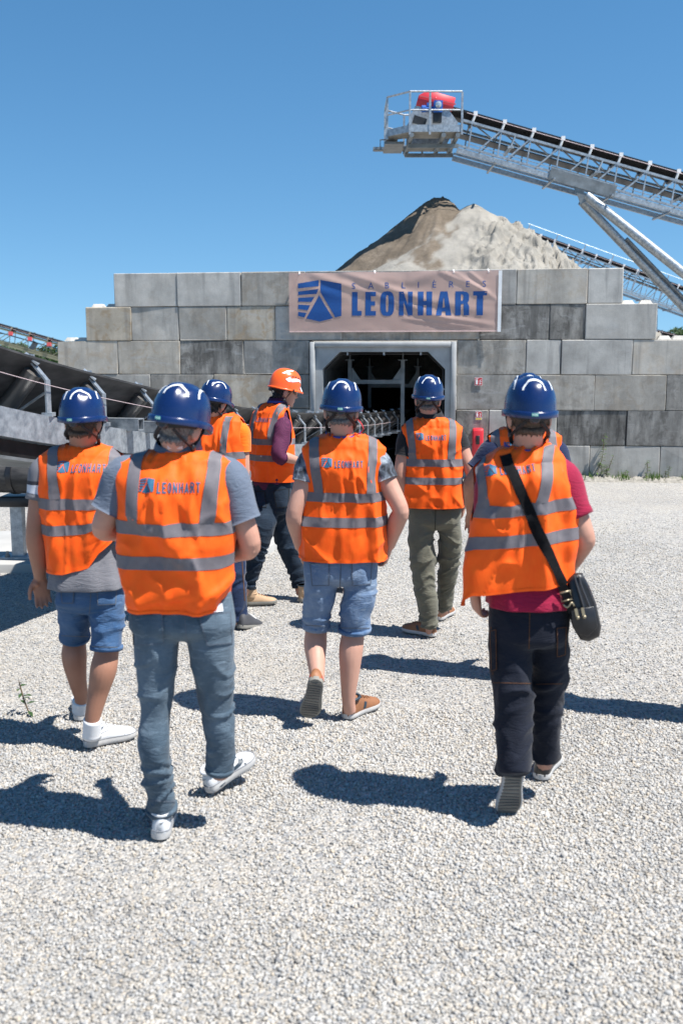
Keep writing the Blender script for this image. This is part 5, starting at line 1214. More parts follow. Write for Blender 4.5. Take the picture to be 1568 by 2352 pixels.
    for sd_ in ('L', 'R'):
        if tf.get('hem', True) and tf.get('turnup'):
            c, d = ctr[sd_][-1], unit(ctr[sd_][-1] - ctr[sd_][-3]); q = tf[sd_][-1]; rr_ = q[3] / kk(c); m = MB()
            m.tube([c - d * tf['turnup'], c - d * tf['turnup'] * .5, c + d * .004], [(rr_ * 1.04, rr_ * 1.08), (rr_ * 1.06, rr_ * 1.10), (rr_ * 1.03, rr_ * 1.07)], 24, ref=f); m.build('turn_up', M[tf.get('turnmat', mats['trousers'])], to, True)
    # ---------------------------------------------------------------- shoes
    for sd_, sh in shoes.items():
        make_shoe(p, sh, root, sd_)
        if 'sock' in sh:
            q = sh['sock']; a_, b_ = A(q[0]), A(q[1]); m = MB(); m.tube(spl([a_, (a_ + b_) / 2, b_], 8), [q[2]] * 7 + [q[2] * 1.06], 18); m.build('sock', M[q[3]], root, True)
    # ---------------------------------------------------------------- helmet
    make_helmet(p, H, hd, HR, root, mats.get('helmet', 'helmet'))
    return p

OUT = [(0, .010), (.006, .027), (.02, .037), (.05, .041), (.09, .041), (.13, .043), (.17, .050), (.205, .0545), (.235, .054), (.26, .047), (.276, .034), (.284, .014)]
HGT = [(0, .075), (.008, .098), (.04, .106), (.075, .110), (.10, .106), (.13, .094), (.17, .078), (.21, .066), (.245, .058), (.27, .048), (.284, .032)]
def make_shoe(p, sh, root, side):
    heel = np.array(sh['heel'], float); d = unit(sh['dir']); up = np.array(sh.get('up', (0, 0, 1)), float); up = unit(up - d * np.dot(up, d)); x = np.cross(d, up)
    sc = sh.get('size', 1.04); Lm = np.stack([x, d, up], 1) * sc
    W = lambda P: np.asarray(P, float) @ Lm.T + heel
    sx = 1 if side == 'L' else -1
    o = np.array(OUT); ys = np.linspace(0, .284, 24); w_ = np.interp(ys, o[:, 0], o[:, 1]); bend = .006 * np.sin(ys / .284 * math.pi) * sx
    st = sh.get('sole', .026); rise = .010 * sstep(.2, .284, ys) + .003 * sstep(.03, 0, ys)
    def rings(z, k): return np.concatenate([np.stack([w_ * k + bend, ys, z], 1), np.stack([-w_ * k + bend, ys, z], 1)[::-1]])
    m = MB(); m.loft([W(rings(rise, .90)), W(rings(rise + .004, .99)), W(rings(rise * .6 + st * .6, 1.02)), W(rings(rise * .4 + st, .985))])
    shoe_parent = None
    h = np.array(HGT); rg = []
    n = 15; a = np.linspace(0, math.pi, n)
    for y in np.linspace(.003, .281, 22):
        ww = np.interp(y, o[:, 0], o[:, 1]) * .96; hh = np.interp(y, h[:, 0], h[:, 1]) * sh.get('tall', 1.); bd = .006 * math.sin(y / .284 * math.pi) * sx
        z0 = st * .8; e = .8
        nar = .82 if y < .11 else .9
        pr = [(ww * np.sign(np.cos(q)) * abs(np.cos(q)) ** e * (1 - (1 - nar) * np.sin(q)) + bd, y, z0 + (hh - z0) * np.sin(q) ** e) for q in a]
        rg.append(W(pr + [(-ww * .9 + bd, y, z0 - .004), (ww * .9 + bd, y, z0 - .004)]))
    u = MB(); u.loft(rg); so = u.build('shoe', M[sh['mat']], root, True)
    m.build('sole', M[sh.get('smat', 'sole_white')], so, False); autosmooth(bpy.data.objects[so.children[-1].name], 50)
    bv = BVHTree.FromPolygons(np.concatenate(u.v).tolist(), u.f)
    if sh['mat'] == 'leather_white':
        m = MB(); ol = W(rings(rise * .4 + st + .001, .985)); m.tube(list(ol) + [ol[0], ol[1]], .0022, 5, False, ref=None); m.build('sole_gap_shade', M['shoe_line'], so, True)  # grey line drawn in as the shade of the gap between sole and upper
    # collar, tongue and laces
    m = MB(); an = np.arange(18) * 2 * math.pi / 18; ct = np.array([(.040 * math.cos(q), .058 + .05 * math.sin(q), (.104 + .003 * math.sin(q)) * sh.get('tall', 1.)) for q in an]); m.tube(list(W(np.concatenate([ct, ct[:2]]))), .008, 8, False)
    if not sh.get('tread'): m.build('shoe_collar', M[sh.get('cmat', sh['mat'])], so, True)
    m = MB()
    for k in range(4):
        y = .125 + .022 * k; hz = np.interp(y, h[:, 0], h[:, 1]) * sh.get('tall', 1.) + .003; m.tube(W([(-.02, y, hz - .008), (-.008, y + .004, hz), (.008, y + .004, hz), (.02, y, hz - .008)]), .0032, 6)
    m.build('laces', M[sh.get('lace', 'white')], so, True)
    def sidepatch(name, quads, s_, mat, off=.0022):
        """quads in (forward, up) metres on the outer (s_=1: right) side of the shoe"""
        V, Fc = sub_quads(quads, .008); out = []
        for y, z in V:
            o_ = Vector(W([(s_ * .12, y, z)])[0]); h_ = bv.ray_cast(o_, Vector(-x * s_))
            if h_[0] is None: h_ = bv.find_nearest(o_)
            out.append(np.array(h_[0]) + x * s_ * off)
        raw(name, np.array(out), Fc, mat, so, True)
    if sh['mat'] == 'leather_white':
        for s_ in (-1, 1):
            sidepatch('panel_line', [[(.050, .04), (.053, .04), (.064, .105), (.061, .105)], [(.205, .036), (.208, .036), (.196, .07), (.193, .07)], [(.053, .060), (.053, .057), (.12, .072), (.12, .075)], [(.120, .072), (.1235, .072), (.13, .098), (.1265, .098)]], s_, M['shoe_line'], .0012)
    if sh.get('stripe'):
        sidepatch('side_stripe', [[(.115, .034), (.135, .032), (.150, .062), (.132, .068)]], 1, M[sh['stripe']]); sidepatch('side_stripe', [[(.115, .034), (.135, .032), (.150, .062), (.132, .068)]], -1, M[sh['stripe']])
        sidepatch('heel_panel', [[(.012, .034), (.05, .034), (.045, .07), (.016, .06)]], 1, M[sh['stripe2']]); sidepatch('heel_panel', [[(.012, .034), (.05, .034), (.045, .07), (.016, .06)]], -1, M[sh['stripe2']])
    if sh.get('swoosh'):
        cv = [((.070, .060), (.074, .056)), ((.085, .048), (.095, .044)), ((.11, .040), (.118, .044)), ((.135, .042), (.138, .055)), ((.160, .054), (.155, .068)), ((.178, .072), (.170, .074))]
        cv = [((.072, .049), (.072, .043)), ((.10, .050), (.10, .038)), ((.13, .053), (.132, .038)), ((.155, .058), (.162, .042)), ((.172, .066), (.184, .050)), ((.178, .072), (.190, .060)), ((.184, .078), (.188, .073))]
        cv = [((a[0] + .020, a[1] + .004), (b_[0] + .020, b_[1] + .004)) for a, b_ in cv]
        q = [[cv[i][1], cv[i + 1][1], cv[i + 1][0], cv[i][0]] for i in range(len(cv) - 1)]
        for s_ in (-1, 1): sidepatch('swoosh_mark', q, s_, M['mark_dark'])
        # small mark on the heel and air window in the sole
        out = []; Vq, Fq = sub_quads([[(-.012, .070), (.002, .068), (.016, .079), (.0, .072)]], .008)
        for a_, z in Vq:
            o_ = Vector(W([(a_, -.1, z)])[0]); h_ = bv.ray_cast(o_, Vector(d)); h_ = h_ if h_[0] is not None else bv.find_nearest(o_); out.append(np.array(h_[0]) - d * .002)
        raw('heel_mark', np.array(out), Fq, M['mark_dark'], so)
        for s_ in (-1, 1):
            m = MB(); m.tube(W([(s_ * .0335, .035, .016), (s_ * .0345, .06, .015), (s_ * .0345, .085, .016)]), [.003, .006, .003], 8); m.build('sole_window', M['mark_dark'], so, True)
    if sh.get('tread'):
        m = MB()
        for k in range(14):
            y = .025 + k * .018; ww = np.interp(y, o[:, 0], o[:, 1]) * .8; rz = .010 * float(sstep(.2, .284, y)); m.bar(W([(-ww, y, rz - .0015)])[0], W([(ww, y + .004 * math.sin(k), rz - .0015)])[0], .007, .004, up)
        m.build('sole_tread', M['tread'], so)
        m = MB(); V = W(rings(rise - .0012, .84)); m.add(V, [list(range(len(V)))[::-1]]); m.build('sole_bottom', M['sole_grey'], so)
    if sh.get('shaft'):
        m = MB(); rgs = []
        for z, rr_, yy in ((.05, .046, .055), (.08, .047, .056), (.11, .047, .055), (.14, .049, .052), (.150, .047, .052)): rgs.append(W([(rr_ * math.cos(q), yy + rr_ * 1.12 * math.sin(q), z) for q in np.arange(20) * 2 * math.pi / 20]))
        m.loft(rgs); m.build('boot_shaft', M[sh['mat']], so, True); m = MB(); m.tube([r_.mean(0) for r_ in (rgs[3], rgs[4])], .054 * sc, 20, ref=d); m.build('boot_cuff', M['mark_dark'], so, True)
    return so

def make_helmet(p, H, hd, HR, root, mat):
    orange = mat != 'helmet'
    RX, RY, HH, zr = (.104, .132, .132, .146) if not orange else (.103, .127, .140, .150)
    na_ = 80; al = np.arange(na_) * 2 * math.pi / na_; pw = 2.55
    rot = R_(H[6]) if len(H) > 6 else 0.
    def dome(a, s, off=0.):
        a, s = np.asarray(a, float), np.asarray(s, float); c, z = np.cos(s * math.pi / 2) ** (2 / pw), np.sin(s * math.pi / 2) ** (2 / pw)
        x = RX * c * np.sin(a); y = -.012 + RY * c * np.cos(a)
        rd = .0065 * sstep(.036, .025, np.abs(x)) * sstep(.18, .5, s) + .003 * sstep(.012, .02, np.abs(np.abs(x) - .062)) * 0
        rd = rd + .003 * sstep(.015, .006, np.abs(np.abs(x) - .066)) * sstep(.2, .5, s) * sstep(.95, .6, s)
        if orange: rd = .004 * sstep(.05, .03, np.abs(x)) * sstep(.1, .4, s)
        zz = zr + (HH + rd + off) * z - .010 * (1 - s) * np.maximum(0, -np.cos(a)) ** 2 * 1.0
        if orange: zz = zz - .016 * (1 - s) ** 2 * np.abs(np.sin(a)) ** 3 - .012 * (1 - s) ** 2 * np.maximum(0, -np.cos(a))
        k = 1 + (off + rd * .6) / .12
        return np.stack([x * k, (y + .012) * k - .012, zz], -1)
    def rim(a, out, dz):
        q = dome(a, 0 * a); rad = np.stack([np.sin(a) / RX, np.cos(a) / RY], -1); rad /= np.linalg.norm(rad, axis=-1)[..., None]
        pk = (.040 if not orange else .030) * np.maximum(0, np.cos(a)) ** 2.5
        q[..., 0] += rad[..., 0] * out; q[..., 1] += rad[..., 1] * out + (pk if out > .003 else 0); q[..., 2] += dz - (.012 * np.maximum(0, np.cos(a)) ** 3 if out > .003 else 0); return q
    R0 = [dome(al, 0 * al + s, -.006) * np.array([.965, .965, 1]) for s in (.85, .6, .35, .1)] + [rim(al, -.004, -.012)]
    out = .0095 if not orange else .006; low = -.025 if not orange else -.010
    R1 = [rim(al, out - .001, low - .001), rim(al, out, low + .002), rim(al, out, -.004), rim(al, out * .75, -.001), rim(al, .001, .001)] + [dome(al, 0 * al + s) for s in np.linspace(.03, .985, 22)]
    hs = MB(); rings = [hd(q) for q in R0 + R1]; hs.loft(rings); o = hs.build('helmet', M[mat], root, True); o.data.set_sharp_from_angle(angle=R_(50))
    bvh = BVHTree.FromPolygons(np.concatenate(hs.v).tolist(), hs.f); p.hbv = bvh; p.helmet = o
    if not orange:
        for k in (-1, 0, 1):
            a0 = math.pi + rot + k * R_(84); V, Fc = [], []; n = 18
            for i in range(n + 1):
                fi = (-1 + 2 * i / n) * math.pi / 2; q = math.cos(fi)
                for s_, hw_ in ((.36 + .25 * q, .46), (.355 + .335 * q, .54)): V.append(dome(np.array(a0 - hw_ * math.sin(fi)), np.array(s_), .0016))
            Fc = [[2 * i, 2 * i + 2, 2 * i + 3, 2 * i + 1] for i in range(n)]; raw('reflective_sticker', hd(np.array(V)), Fc, M['sticker'], o, True)
        a0 = math.pi + .05; g = [rim(np.array(a0 + da), out + .001, dz) for dz in (-.016, -.004) for da in np.linspace(.11, -.11, 7)]
        raw('maker_label', hd(np.array(g)), [[i, i + 1, 8 + i, 7 + i] for i in range(6)], M['label_green'], o)
        v, f_ = text_mesh('MSA', .0115); w_ = v[:, 0].max(); q = np.array([rim(np.array(a0 - (x - w_ / 2) / .115), out + .0016, -.0142 + z) for x, z in v]); raw('maker_name', hd(q), f_, M['white'], o)
    # harness: nape band, knob, chin straps
    def band(a0, a1, n, z0, zdip, hgt, offs, name, mt):
        V = []
        for i in range(n + 1):
            a = a0 + (a1 - a0) * i / n; c = -math.cos(a); zz = z0 - zdip * max(0, c) ** 3
            for dz in (0, hgt): V.append((offs * .081 * math.sin(a), -.008 + offs * .099 * math.cos(a), zz + dz))
        V = np.array(V); V2 = V * np.array([.95, .95, 1]); k = len(V)
        Fc = [[2 * i, 2 * i + 2, 2 * i + 3, 2 * i + 1] for i in range(n)] + [[k + 2 * i + 1, k + 2 * i + 3, k + 2 * i + 2, k + 2 * i] for i in range(n)] + [[2 * i, k + 2 * i, k + 2 * i + 2, 2 * i + 2] for i in range(n)] + [[2 * i + 1, 2 * i + 3, k + 2 * i + 3, k + 2 * i + 1] for i in range(n)]
        return raw(name, hd(np.concatenate([V, V2])), Fc, mt, o, True)
    band(R_(80), R_(280), 30, .112, .016, .030, 1.06, 'nape_band', M['strap'])
    m = MB(); m.tube(hd([(0, -.108, .112), (0, -.125, .112), (0, -.130, .112)]), [.0215, .0215, .017], 18, ref=HR[:, 2]); autosmooth(m.build('ratchet_knob', M['knob'], o), 40)
    for sx in (-1, 1):
        m = MB(); q = spl([(sx * .030, -.096, .098), (sx * .066, -.062, .060), (sx * .074, -.012, .040), (sx * .060, .035, .010), (sx * .02, .072, -.008), (0, .078, -.011)], 22); m.tube(hd(q), [(.0018, .009)] * 22, 8, ref=HR[:, 0] * sx); m.build('chin_strap', M['strap'], o, True)
        m = MB(); q = spl([(sx * .088, .03, .14), (sx * .084, .02, .10), (sx * .076, -.008, .045)], 12); m.tube(hd(q), [(.0018, .008)] * 12, 8, ref=HR[:, 0] * sx); m.build('side_strap', M['strap'], o, True)
        m = MB(); m.box(hd((sx * .079, -.008, .043)), (.012, .024, .022), HR); bevel(m.build('strap_buckle', M['black'], o), .003, 1)
M['jeans_grey'] = denim('jeans_blue_grey', (.058, .088, .118), (.17, .225, .275), .7)
M['shorts_blue'] = denim('denim_mid_blue', (.030, .085, .19), (.13, .20, .31), .55)
M['shorts_pale'] = denim('denim_pale_blue', (.070, .135, .255), (.29, .36, .45), .8)
M['jeans_dark'] = denim('denim_dark', (.012, .022, .038), (.04, .06, .085), .4)
M['khaki'] = cloth('khaki_twill', (.125, .120, .090), .12); M['navy'] = cloth('navy_cotton', (.010, .018, .055), .2); M['work'] = cloth('work_trousers', (.0085, .011, .020), .18, sheen=.08)
M['navy_work'] = cloth('navy_trousers', (.010, .022, .06), .2); M['grey_shirt'] = cloth('grey_jersey', (.15, .15, .165), .08); M['chambray'] = cloth('chambray', (.115, .14, .185), .1, weave=500)
M['tee_orange'] = cloth('orange_jersey', (.95, .17, .008), .06); M['crimson'] = cloth('crimson_pique', (.28, .008, .040), .1); M['black_tee'] = cloth('black_jersey', (.016, .016, .018), .15)
def plum():
    t = NT('plum_check'); w_ = t.n('ShaderNodeTexChecker'); w_.inputs['Scale'].default_value = 170; t.l(t.tc.outputs['Object'], w_.inputs['Vector']); w_.inputs['Color1'].default_value = (.052, .012, .038, 1); w_.inputs['Color2'].default_value = (.13, .03, .075, 1)
    t.set(col=w_.outputs[0], rough=.8, spec=.2); return t.m
M['plum'] = plum()
def tiedye():
    t = NT('marbled_jersey'); t.set(col=t.ramp(t.noise(16, None, 5, .6, .8), [(.36, (.012, .014, .02)), (.5, (.10, .12, .15)), (.64, (.34, .38, .42))]), rough=.85); return t.m
M['marbled'] = tiedye()
def striped():
    t = NT('striped_jersey'); s = t.n('ShaderNodeSeparateXYZ'); t.l(t.tc.outputs['Object'], s.inputs[0]); t.set(col=t.ramp(s.outputs[2], [(0, .15)]), rough=.85)
    r_ = [n for n in t.t.nodes if n.type == 'VALTORGB'][0]; mr = t.n('ShaderNodeMapRange'); mr.inputs[1].default_value = 1.18; mr.inputs[2].default_value = 1.5; t.l(s.outputs[2], mr.inputs[0]); t.l(mr.outputs[0], r_.inputs[0]); r_.color_ramp.interpolation = 'CONSTANT'
    e = r_.color_ramp.elements; e[0].color = (.14, .14, .155, 1)
    for pos_, c in ((.40, (.55, .56, .60)), (.56, (.03, .03, .04)), (.62, (.14, .14, .155))): k = e.new(pos_); k.color = (*c, 1)
    return t.m
M['striped'] = striped()
M['seam'] = pbr('denim_seam', (.10, .12, .15), .9); M['seam_dark'] = pbr('dark_seam', (.004, .005, .007), .9); M['seam_rust'] = pbr('rust_stitching', (.09, .035, .012), .9); M['seam_khaki'] = pbr('khaki_seam', (.035, .035, .025), .9)
M['lanyard'] = pbr('lanyard_blue', (.012, .04, .26), .6); M['sole_white'] = pbr('sole_white', (.47, .46, .445), .6, 0, .08, 20); M['sole_grey'] = pbr('sole_grey', (.21, .20, .175), .8, 0, .12, 12); M['tread'] = pbr('tread_grey', (.14, .13, .115), .85)
M['shoe_line'] = pbr('shoe_line', (.22, .225, .24), .7); M['leather_white'] = pbr('white_leather', (.60, .605, .61), .5, 0, .04, 20, .1, 200); M['leather_tan'] = pbr('tan_leather', (.25, .105, .045), .6, 0, .2, 12, .15, 200); M['leather_black'] = pbr('black_leather', (.013, .013, .015), .38, 0, .3, 30, .25, 220)
M['suede'] = pbr('sand_suede', (.42, .28, .17), .85, 0, .12, 14); M['grey_mesh'] = pbr('dark_grey_mesh', (.05, .05, .055), .7); M['mark_dark'] = pbr('mark_dark', (.02, .035, .05), .5); M['sock_white'] = pbr('white_knit', (.72, .72, .72), .9, 0, .05, 60, .3, 400); M['paper'] = pbr('paper', (.75, .75, .76), .8); M['brass'] = pbr('dull_brass', (.36, .30, .20), .35, .7)
G = lambda x, y, z=.012: np.array(ground(x, y, z))
def yd(deg, pitch=0.): return (math.sin(R_(deg)) * math.cos(R_(pitch)), math.cos(R_(deg)) * math.cos(R_(pitch)), math.sin(R_(pitch)))
PX = lambda x, y, Y: np.array(at(x, y, Y))
P = {}
# ------------------------------------------------------------------ man in pale denim shorts, centre
P['centre'] = make_person('man in pale denim shorts and brown shoes walking in the middle', 5.24,
    (787, 872, 0, 0, 3, 3, 4),
    dict(levels=[(1283, 692, 889, .135, .125), (1220, 692, 888, .13, .12), (1165, 697, 885, .125, .113), (1115, 700, 880, .125, .12), (1070, 695, 883, .12, .128), (1032, 690, 889, .10, .09)],
         neck=(995, 788, .080), armpit=1140, bands=[(1133, 1154), (1190, 1213)], straps=[((721, 1040), (732, 1132)), ((857, 1040), (853, 1132))], logo=(739, 1045, 834, 1073), seed=3,
         folds=[(-.02, .42, -.01, .02, .045, .016), (.075, .34, .07, .0, .05, .016), (.13, .30, .145, .05, .03, .012), (-.05, .50, -.09, .30, .03, .008), (.04, .52, .05, .36, .03, .008)]),
    dict(name='shorts', smooth=12, waist=(1268, 700, 868), hip=(1308, 698, 867), seat=(1324, 698, 866), L=[(735, 1362, 0, 40), (729, 1402, .01, 36), (726, 1442, .02, 31)], R=[(826, 1362, 0, 41), (815, 1405, 0, 39), (814, 1448, .01, 37)],
         wr=[(1365, 30, .006, 22), (1420, 30, .008, 24)], pockets=[[(712, 1293), (757, 1291), (757, 1342), (740, 1353), (716, 1342)][:0] or [(712, 1293), (757, 1291), (756, 1345), (717, 1347)], [(806, 1291), (854, 1289), (851, 1342), (808, 1347)]], seams=[[(783, 1285), (780, 1362)], [(702, 1436), (748, 1438)], [(780, 1442), (848, 1443)]], turnup=.022),
    dict(L=dict(S=(714, 1062), E=(676, 1180, -.06), W=(690, 1258, .06), sleeve=.54, smat='marbled', sw=.070, hand=dict(palm=np.array((1., .2, 0)), dir=(.18, .35, -1), curl=.8)), R=dict(S=(866, 1062), E=(919, 1170, -.06), W=(893, 1256, .06), sleeve=.54, smat='marbled', sw=.070, hand=dict(palm=np.array((-1., .2, 0)), dir=(-.18, .35, -1), curl=.8, thumb=-1))),
    dict(L=[(734, 1370, .02, .07), (728, 1430, .07, .058), (724, 1480, .03, .063), (726, 1520, -.04, .050), (729, 1568, -.12, .036)], R=[(818, 1380, 0, .072), (813, 1440, .02, .060), (806, 1490, -.01, .066), (803, 1540, -.02, .055), (800, 1602, -.02, .038), (803, 1635, -.0, .035)]),
    dict(L=dict(heel=PX(726, 1570, 5.02) + (0, 0, .02), dir=(-.05, .13, -.27), up=(0, 1, .4), mat='leather_tan', stripe='mark_dark', stripe2='red', tread=True, cmat='leather_tan', lace='leather_tan', smat='sole_grey', sock=((727, 1545, -.07), (727, 1578, -.09), .038, 'sock_white')),
         R=dict(heel=G(792, 1652), dir=yd(38), mat='leather_tan', stripe='mark_dark', stripe2='leather_tan', cmat='mark_dark', lace='leather_tan')),
    mats=dict(shirt='marbled', trousers='shorts_pale', lanyard=1, skin='skin_pale'))
# ------------------------------------------------------------------ man in grey jeans, front left
P['front'] = make_person('man in grey-blue jeans and white sneakers, nearest on the left', 3.86,
    (430, 884, .02, 24, 12, 6, -18),
    dict(levels=[(1396, 302, 530, .145, .12), (1340, 292, 536, .145, .135), (1280, 280, 536, .135, .122), (1210, 272, 536, .135, .122), (1150, 268, 539, .13, .135), (1100, 265, 541, .125, .13), (1062, 264, 541, .10, .09)],
         neck=(1034, 408, .083), armpit=1195, bands=[(1206, 1235), (1281, 1311)], straps=[((311, 1070), (309, 1205)), ((492, 1075), (473, 1208))], logo=(324, 1092, 460, 1128), seed=8, bandx=380,
         folds=[(-.20, .50, .16, .06, .055, .018), (-.06, .45, .02, .22, .035, .013), (.06, .46, .10, .30, .03, .010), (.18, .42, .10, .18, .04, .014), (-.20, .03, .16, .10, .03, .012), (-.1, .55, -.04, .44, .025, .007), (.20, .12, .05, .03, .03, .014)], lift=[(-1, .02), (-.6, 0), (.5, 0), (1, .05)]),
    dict(smooth=12, waist=(1380, 302, 534), hip=(1420, 298, 541), seat=(1440, 299, 541), L=[(360, 1505, 0, 53), (360, 1575, 0, 45), (357, 1640, -.0, 40), (354, 1705, -.02, 39), (362, 1780, -.0, 36), (372, 1858, .04, 35)], R=[(487, 1500, .02, 56), (492, 1570, .05, 48), (502, 1640, .07, 39), (507, 1705, .08, 36), (504, 1768, .10, 32)],
         wr=[(1620, 50, .010, 24), (1815, 45, .014, 30), (1760, 40, .008, 26), (1530, 40, .006, 18)], pockets=[[(301, 1408), (375, 1406), (378, 1480), (306, 1484)], [(452, 1408), (530, 1404), (534, 1478), (476, 1484)]], seams=[[(423, 1400), (428, 1462), (442, 1495)], [(340, 1838), (402, 1842)]], vox=.009, turnup=.016),
    dict(L=dict(S=(288, 1092), E=(236, 1212, .0), W=(322, 1222, .27), sleeve=.80, sw=.078, cuff=.074, hand=dict(palm=np.array((0, .3, -1.)), curl=.5)), R=dict(S=(522, 1094), E=(574, 1252, .0), W=(497, 1284, .27), sleeve=.76, sw=.080, cuff=.075, hand=dict(palm=np.array((0, .3, -1.)), curl=.5, thumb=-1))),
    dict(L=[(360, 1560, 0, .05), (358, 1640, 0, .04), (362, 1780, .0, .035), (370, 1892, .07, .034)], R=[(490, 1560, .03, .05), (505, 1640, .06, .04), (506, 1730, .09, .034), (506, 1785, .11, .034)]),
    dict(L=dict(heel=G(367, 1931), dir=yd(-7), mat='leather_white', swoosh=1, sole=.036, size=1.02, up=(.06, 0, 1)), R=dict(heel=G(476, 1822, .02), dir=yd(46, 17), mat='leather_white', swoosh=1, sole=.036, size=1.0)),
    mats=dict(shirt='chambray', trousers='jeans_grey', collar='chambray', lanyard=1, skin='skin'), hair='hair_grey')
q = P['front']; nb_ = q.on_px
q.px_patch('paper_note', [[(466, 1408), (496, 1385), (508, 1386), (510, 1404)]], q.bv, M['paper'], q.trousers, .008)
q.px_patch('wallet', [[(306, 1400), (352, 1404), (352, 1412), (306, 1412)]], q.bv, M['black'], q.trousers, .008)
# ------------------------------------------------------------------ man in denim shorts, far left
P['left'] = make_person('man in blue denim shorts and white trainers at the far left of the group', 4.84,
    (188, 892, 0, 8, 4, -1, -24),
    dict(levels=[(1308, 112, 275, .14, .13), (1250, 104, 270, .135, .125), (1190, 98, 266, .13, .115), (1135, 94, 266, .13, .12), (1085, 92, 278, .125, .13), (1050, 90, 286, .10, .09)],
         neck=(1020, 188, .080), armpit=1150, bands=[(1146, 1171), (1207, 1231)], straps=[((120, 1045), (127, 1140)), ((264, 1045), (254, 1140))], logo=(136, 1055, 242, 1082), seed=14, rough=.8, bandx=150,
         folds=[(.02, .50, .0, .02, .055, .022), (.09, .42, .06, .1, .035, .014), (-.10, .40, -.12, .05, .03, .010), (.10, .10, .18, .26, .05, .02)], lift=[(-1, 0), (-.2, .0), (.15, .03), (.35, .10), (1, .22)]),
    dict(name='shorts', waist=(1332, 146, 272), hip=(1368, 128, 285), seat=(1382, 130, 284), L=[(172, 1410, .06, 40), (172, 1440, .1, 36), (172, 1464, .12, 34)], R=[(246, 1412, 0, 42), (246, 1452, -.02, 38), (245, 1490, -.03, 36)],
         wr=[(1400, 30, .008, 22), (1450, 30, .010, 24)], pockets=[[(222, 1352), (268, 1352), (266, 1388), (224, 1390)], [(140, 1352), (172, 1352), (170, 1386), (144, 1386)]], seams=[[(210, 1350), (206, 1412)], [(212, 1485), (278, 1487)], [(142, 1460), (204, 1462)]], turnup=.018),
    dict(L=dict(S=(104, 1082), E=(81, 1218, -.03), W=(93, 1328, .03), sleeve=.62, smat='striped', sw=.074, cuffmat='grey_shirt', hand=dict(palm=np.array((.45, -1., 0)), dir=(.06, .05, -1), curl=.42, thumb=-1)), R=dict(S=(272, 1082), E=(298, 1205, -.02), W=(276, 1290, .2), sleeve=.62, hand=dict(palm=np.array((0, .3, -1.)), curl=.5, thumb=-1))),
    dict(L=[(172, 1420, .1, .07), (172, 1468, .13, .058), (171, 1510, .11, .064), (178, 1560, .12, .048), (187, 1602, .16, .037), (187, 1630, .2, .035)], R=[(245, 1440, -.01, .07), (246, 1490, -.01, .060), (238, 1538, -.04, .066), (226, 1590, -.04, .052), (212, 1655, -.05, .038), (212, 1690, -.03, .035)]),
    dict(L=dict(heel=G(186, 1656), dir=yd(-14), mat='leather_white', sole=.03, sock=((187, 1608, .17), (187, 1632, .2), .045, 'sock_white')), R=dict(heel=G(193, 1716), dir=yd(56), mat='leather_white', sole=.034, size=.98, sock=((213, 1652, -.05), (211, 1692, -.03), .0455, 'sock_white'))),
    mats=dict(shirt='grey_shirt', trousers='shorts_blue', skin='skin_tan'), shirt=dict(hem=(1346, 116, 291), d=1.28), hair='hair_brown')
# ------------------------------------------------------------------ man in orange T-shirt behind them
P['tee'] = make_person('man in navy trousers and orange T-shirt half hidden behind the man in grey jeans', 7.2,
    (503, 875, 0, 32, 14, 4, 30),
    dict(levels=[(1188, 440, 566, .13, .125), (1120, 438, 565, .13, .12), (1060, 436, 564, .125, .12), (1005, 436, 562, .12, .128), (970, 438, 560, .10, .09)], neck=(948, 510, .078), armpit=1030,
         bands=[(1040, 1056), (1086, 1102)], straps=[((455, 985), (460, 1045)), ((518, 985), (512, 1045))], seed=21, bandx=520, wscale=1.06, folds=[(.05, .4, .08, .05, .04, .012)]),
    dict(waist=(1180, 446, 564), hip=(1218, 444, 566), seat=(1230, 446, 564), L=[(478, 1260, .05, 30), (476, 1330, .1, 26), (476, 1420, .1, 22)], R=[(536, 1260, 0, 31), (540, 1330, -.02, 27), (546, 1425, -.05, 22)], wr=[(1330, 40, .01, 22), (1410, 30, .012, 26)], seam='seam_rust', seams=[[(556, 1290), (562, 1380)]]),
    dict(L=dict(S=(452, 995), E=(436, 1090), W=(458, 1150, .2), sleeve=.6, hand=dict(palm=np.array((0, .3, -1.)), curl=.5)), R=dict(S=(552, 992), E=(560, 1090, -.02), W=(556, 1165, .12), sleeve=.60, sw=.072, hand=dict(palm=np.array((-1., .2, 0)), curl=.5, thumb=-1))),
    dict(L=[(478, 1280, .06, .04), (476, 1435, .1, .034)], R=[(538, 1290, 0, .04), (548, 1435, -.03, .034)]),
    dict(L=dict(heel=G(478, 1448), dir=yd(10), mat='grey_mesh', smat='sole_grey'), R=dict(heel=G(551, 1444, .02), dir=yd(24, -12), mat='grey_mesh', smat='sole_grey', tread=True)),
    yaw=14, mats=dict(shirt='tee_orange', trousers='navy_work', skin='skin'), hair='hair_dark')
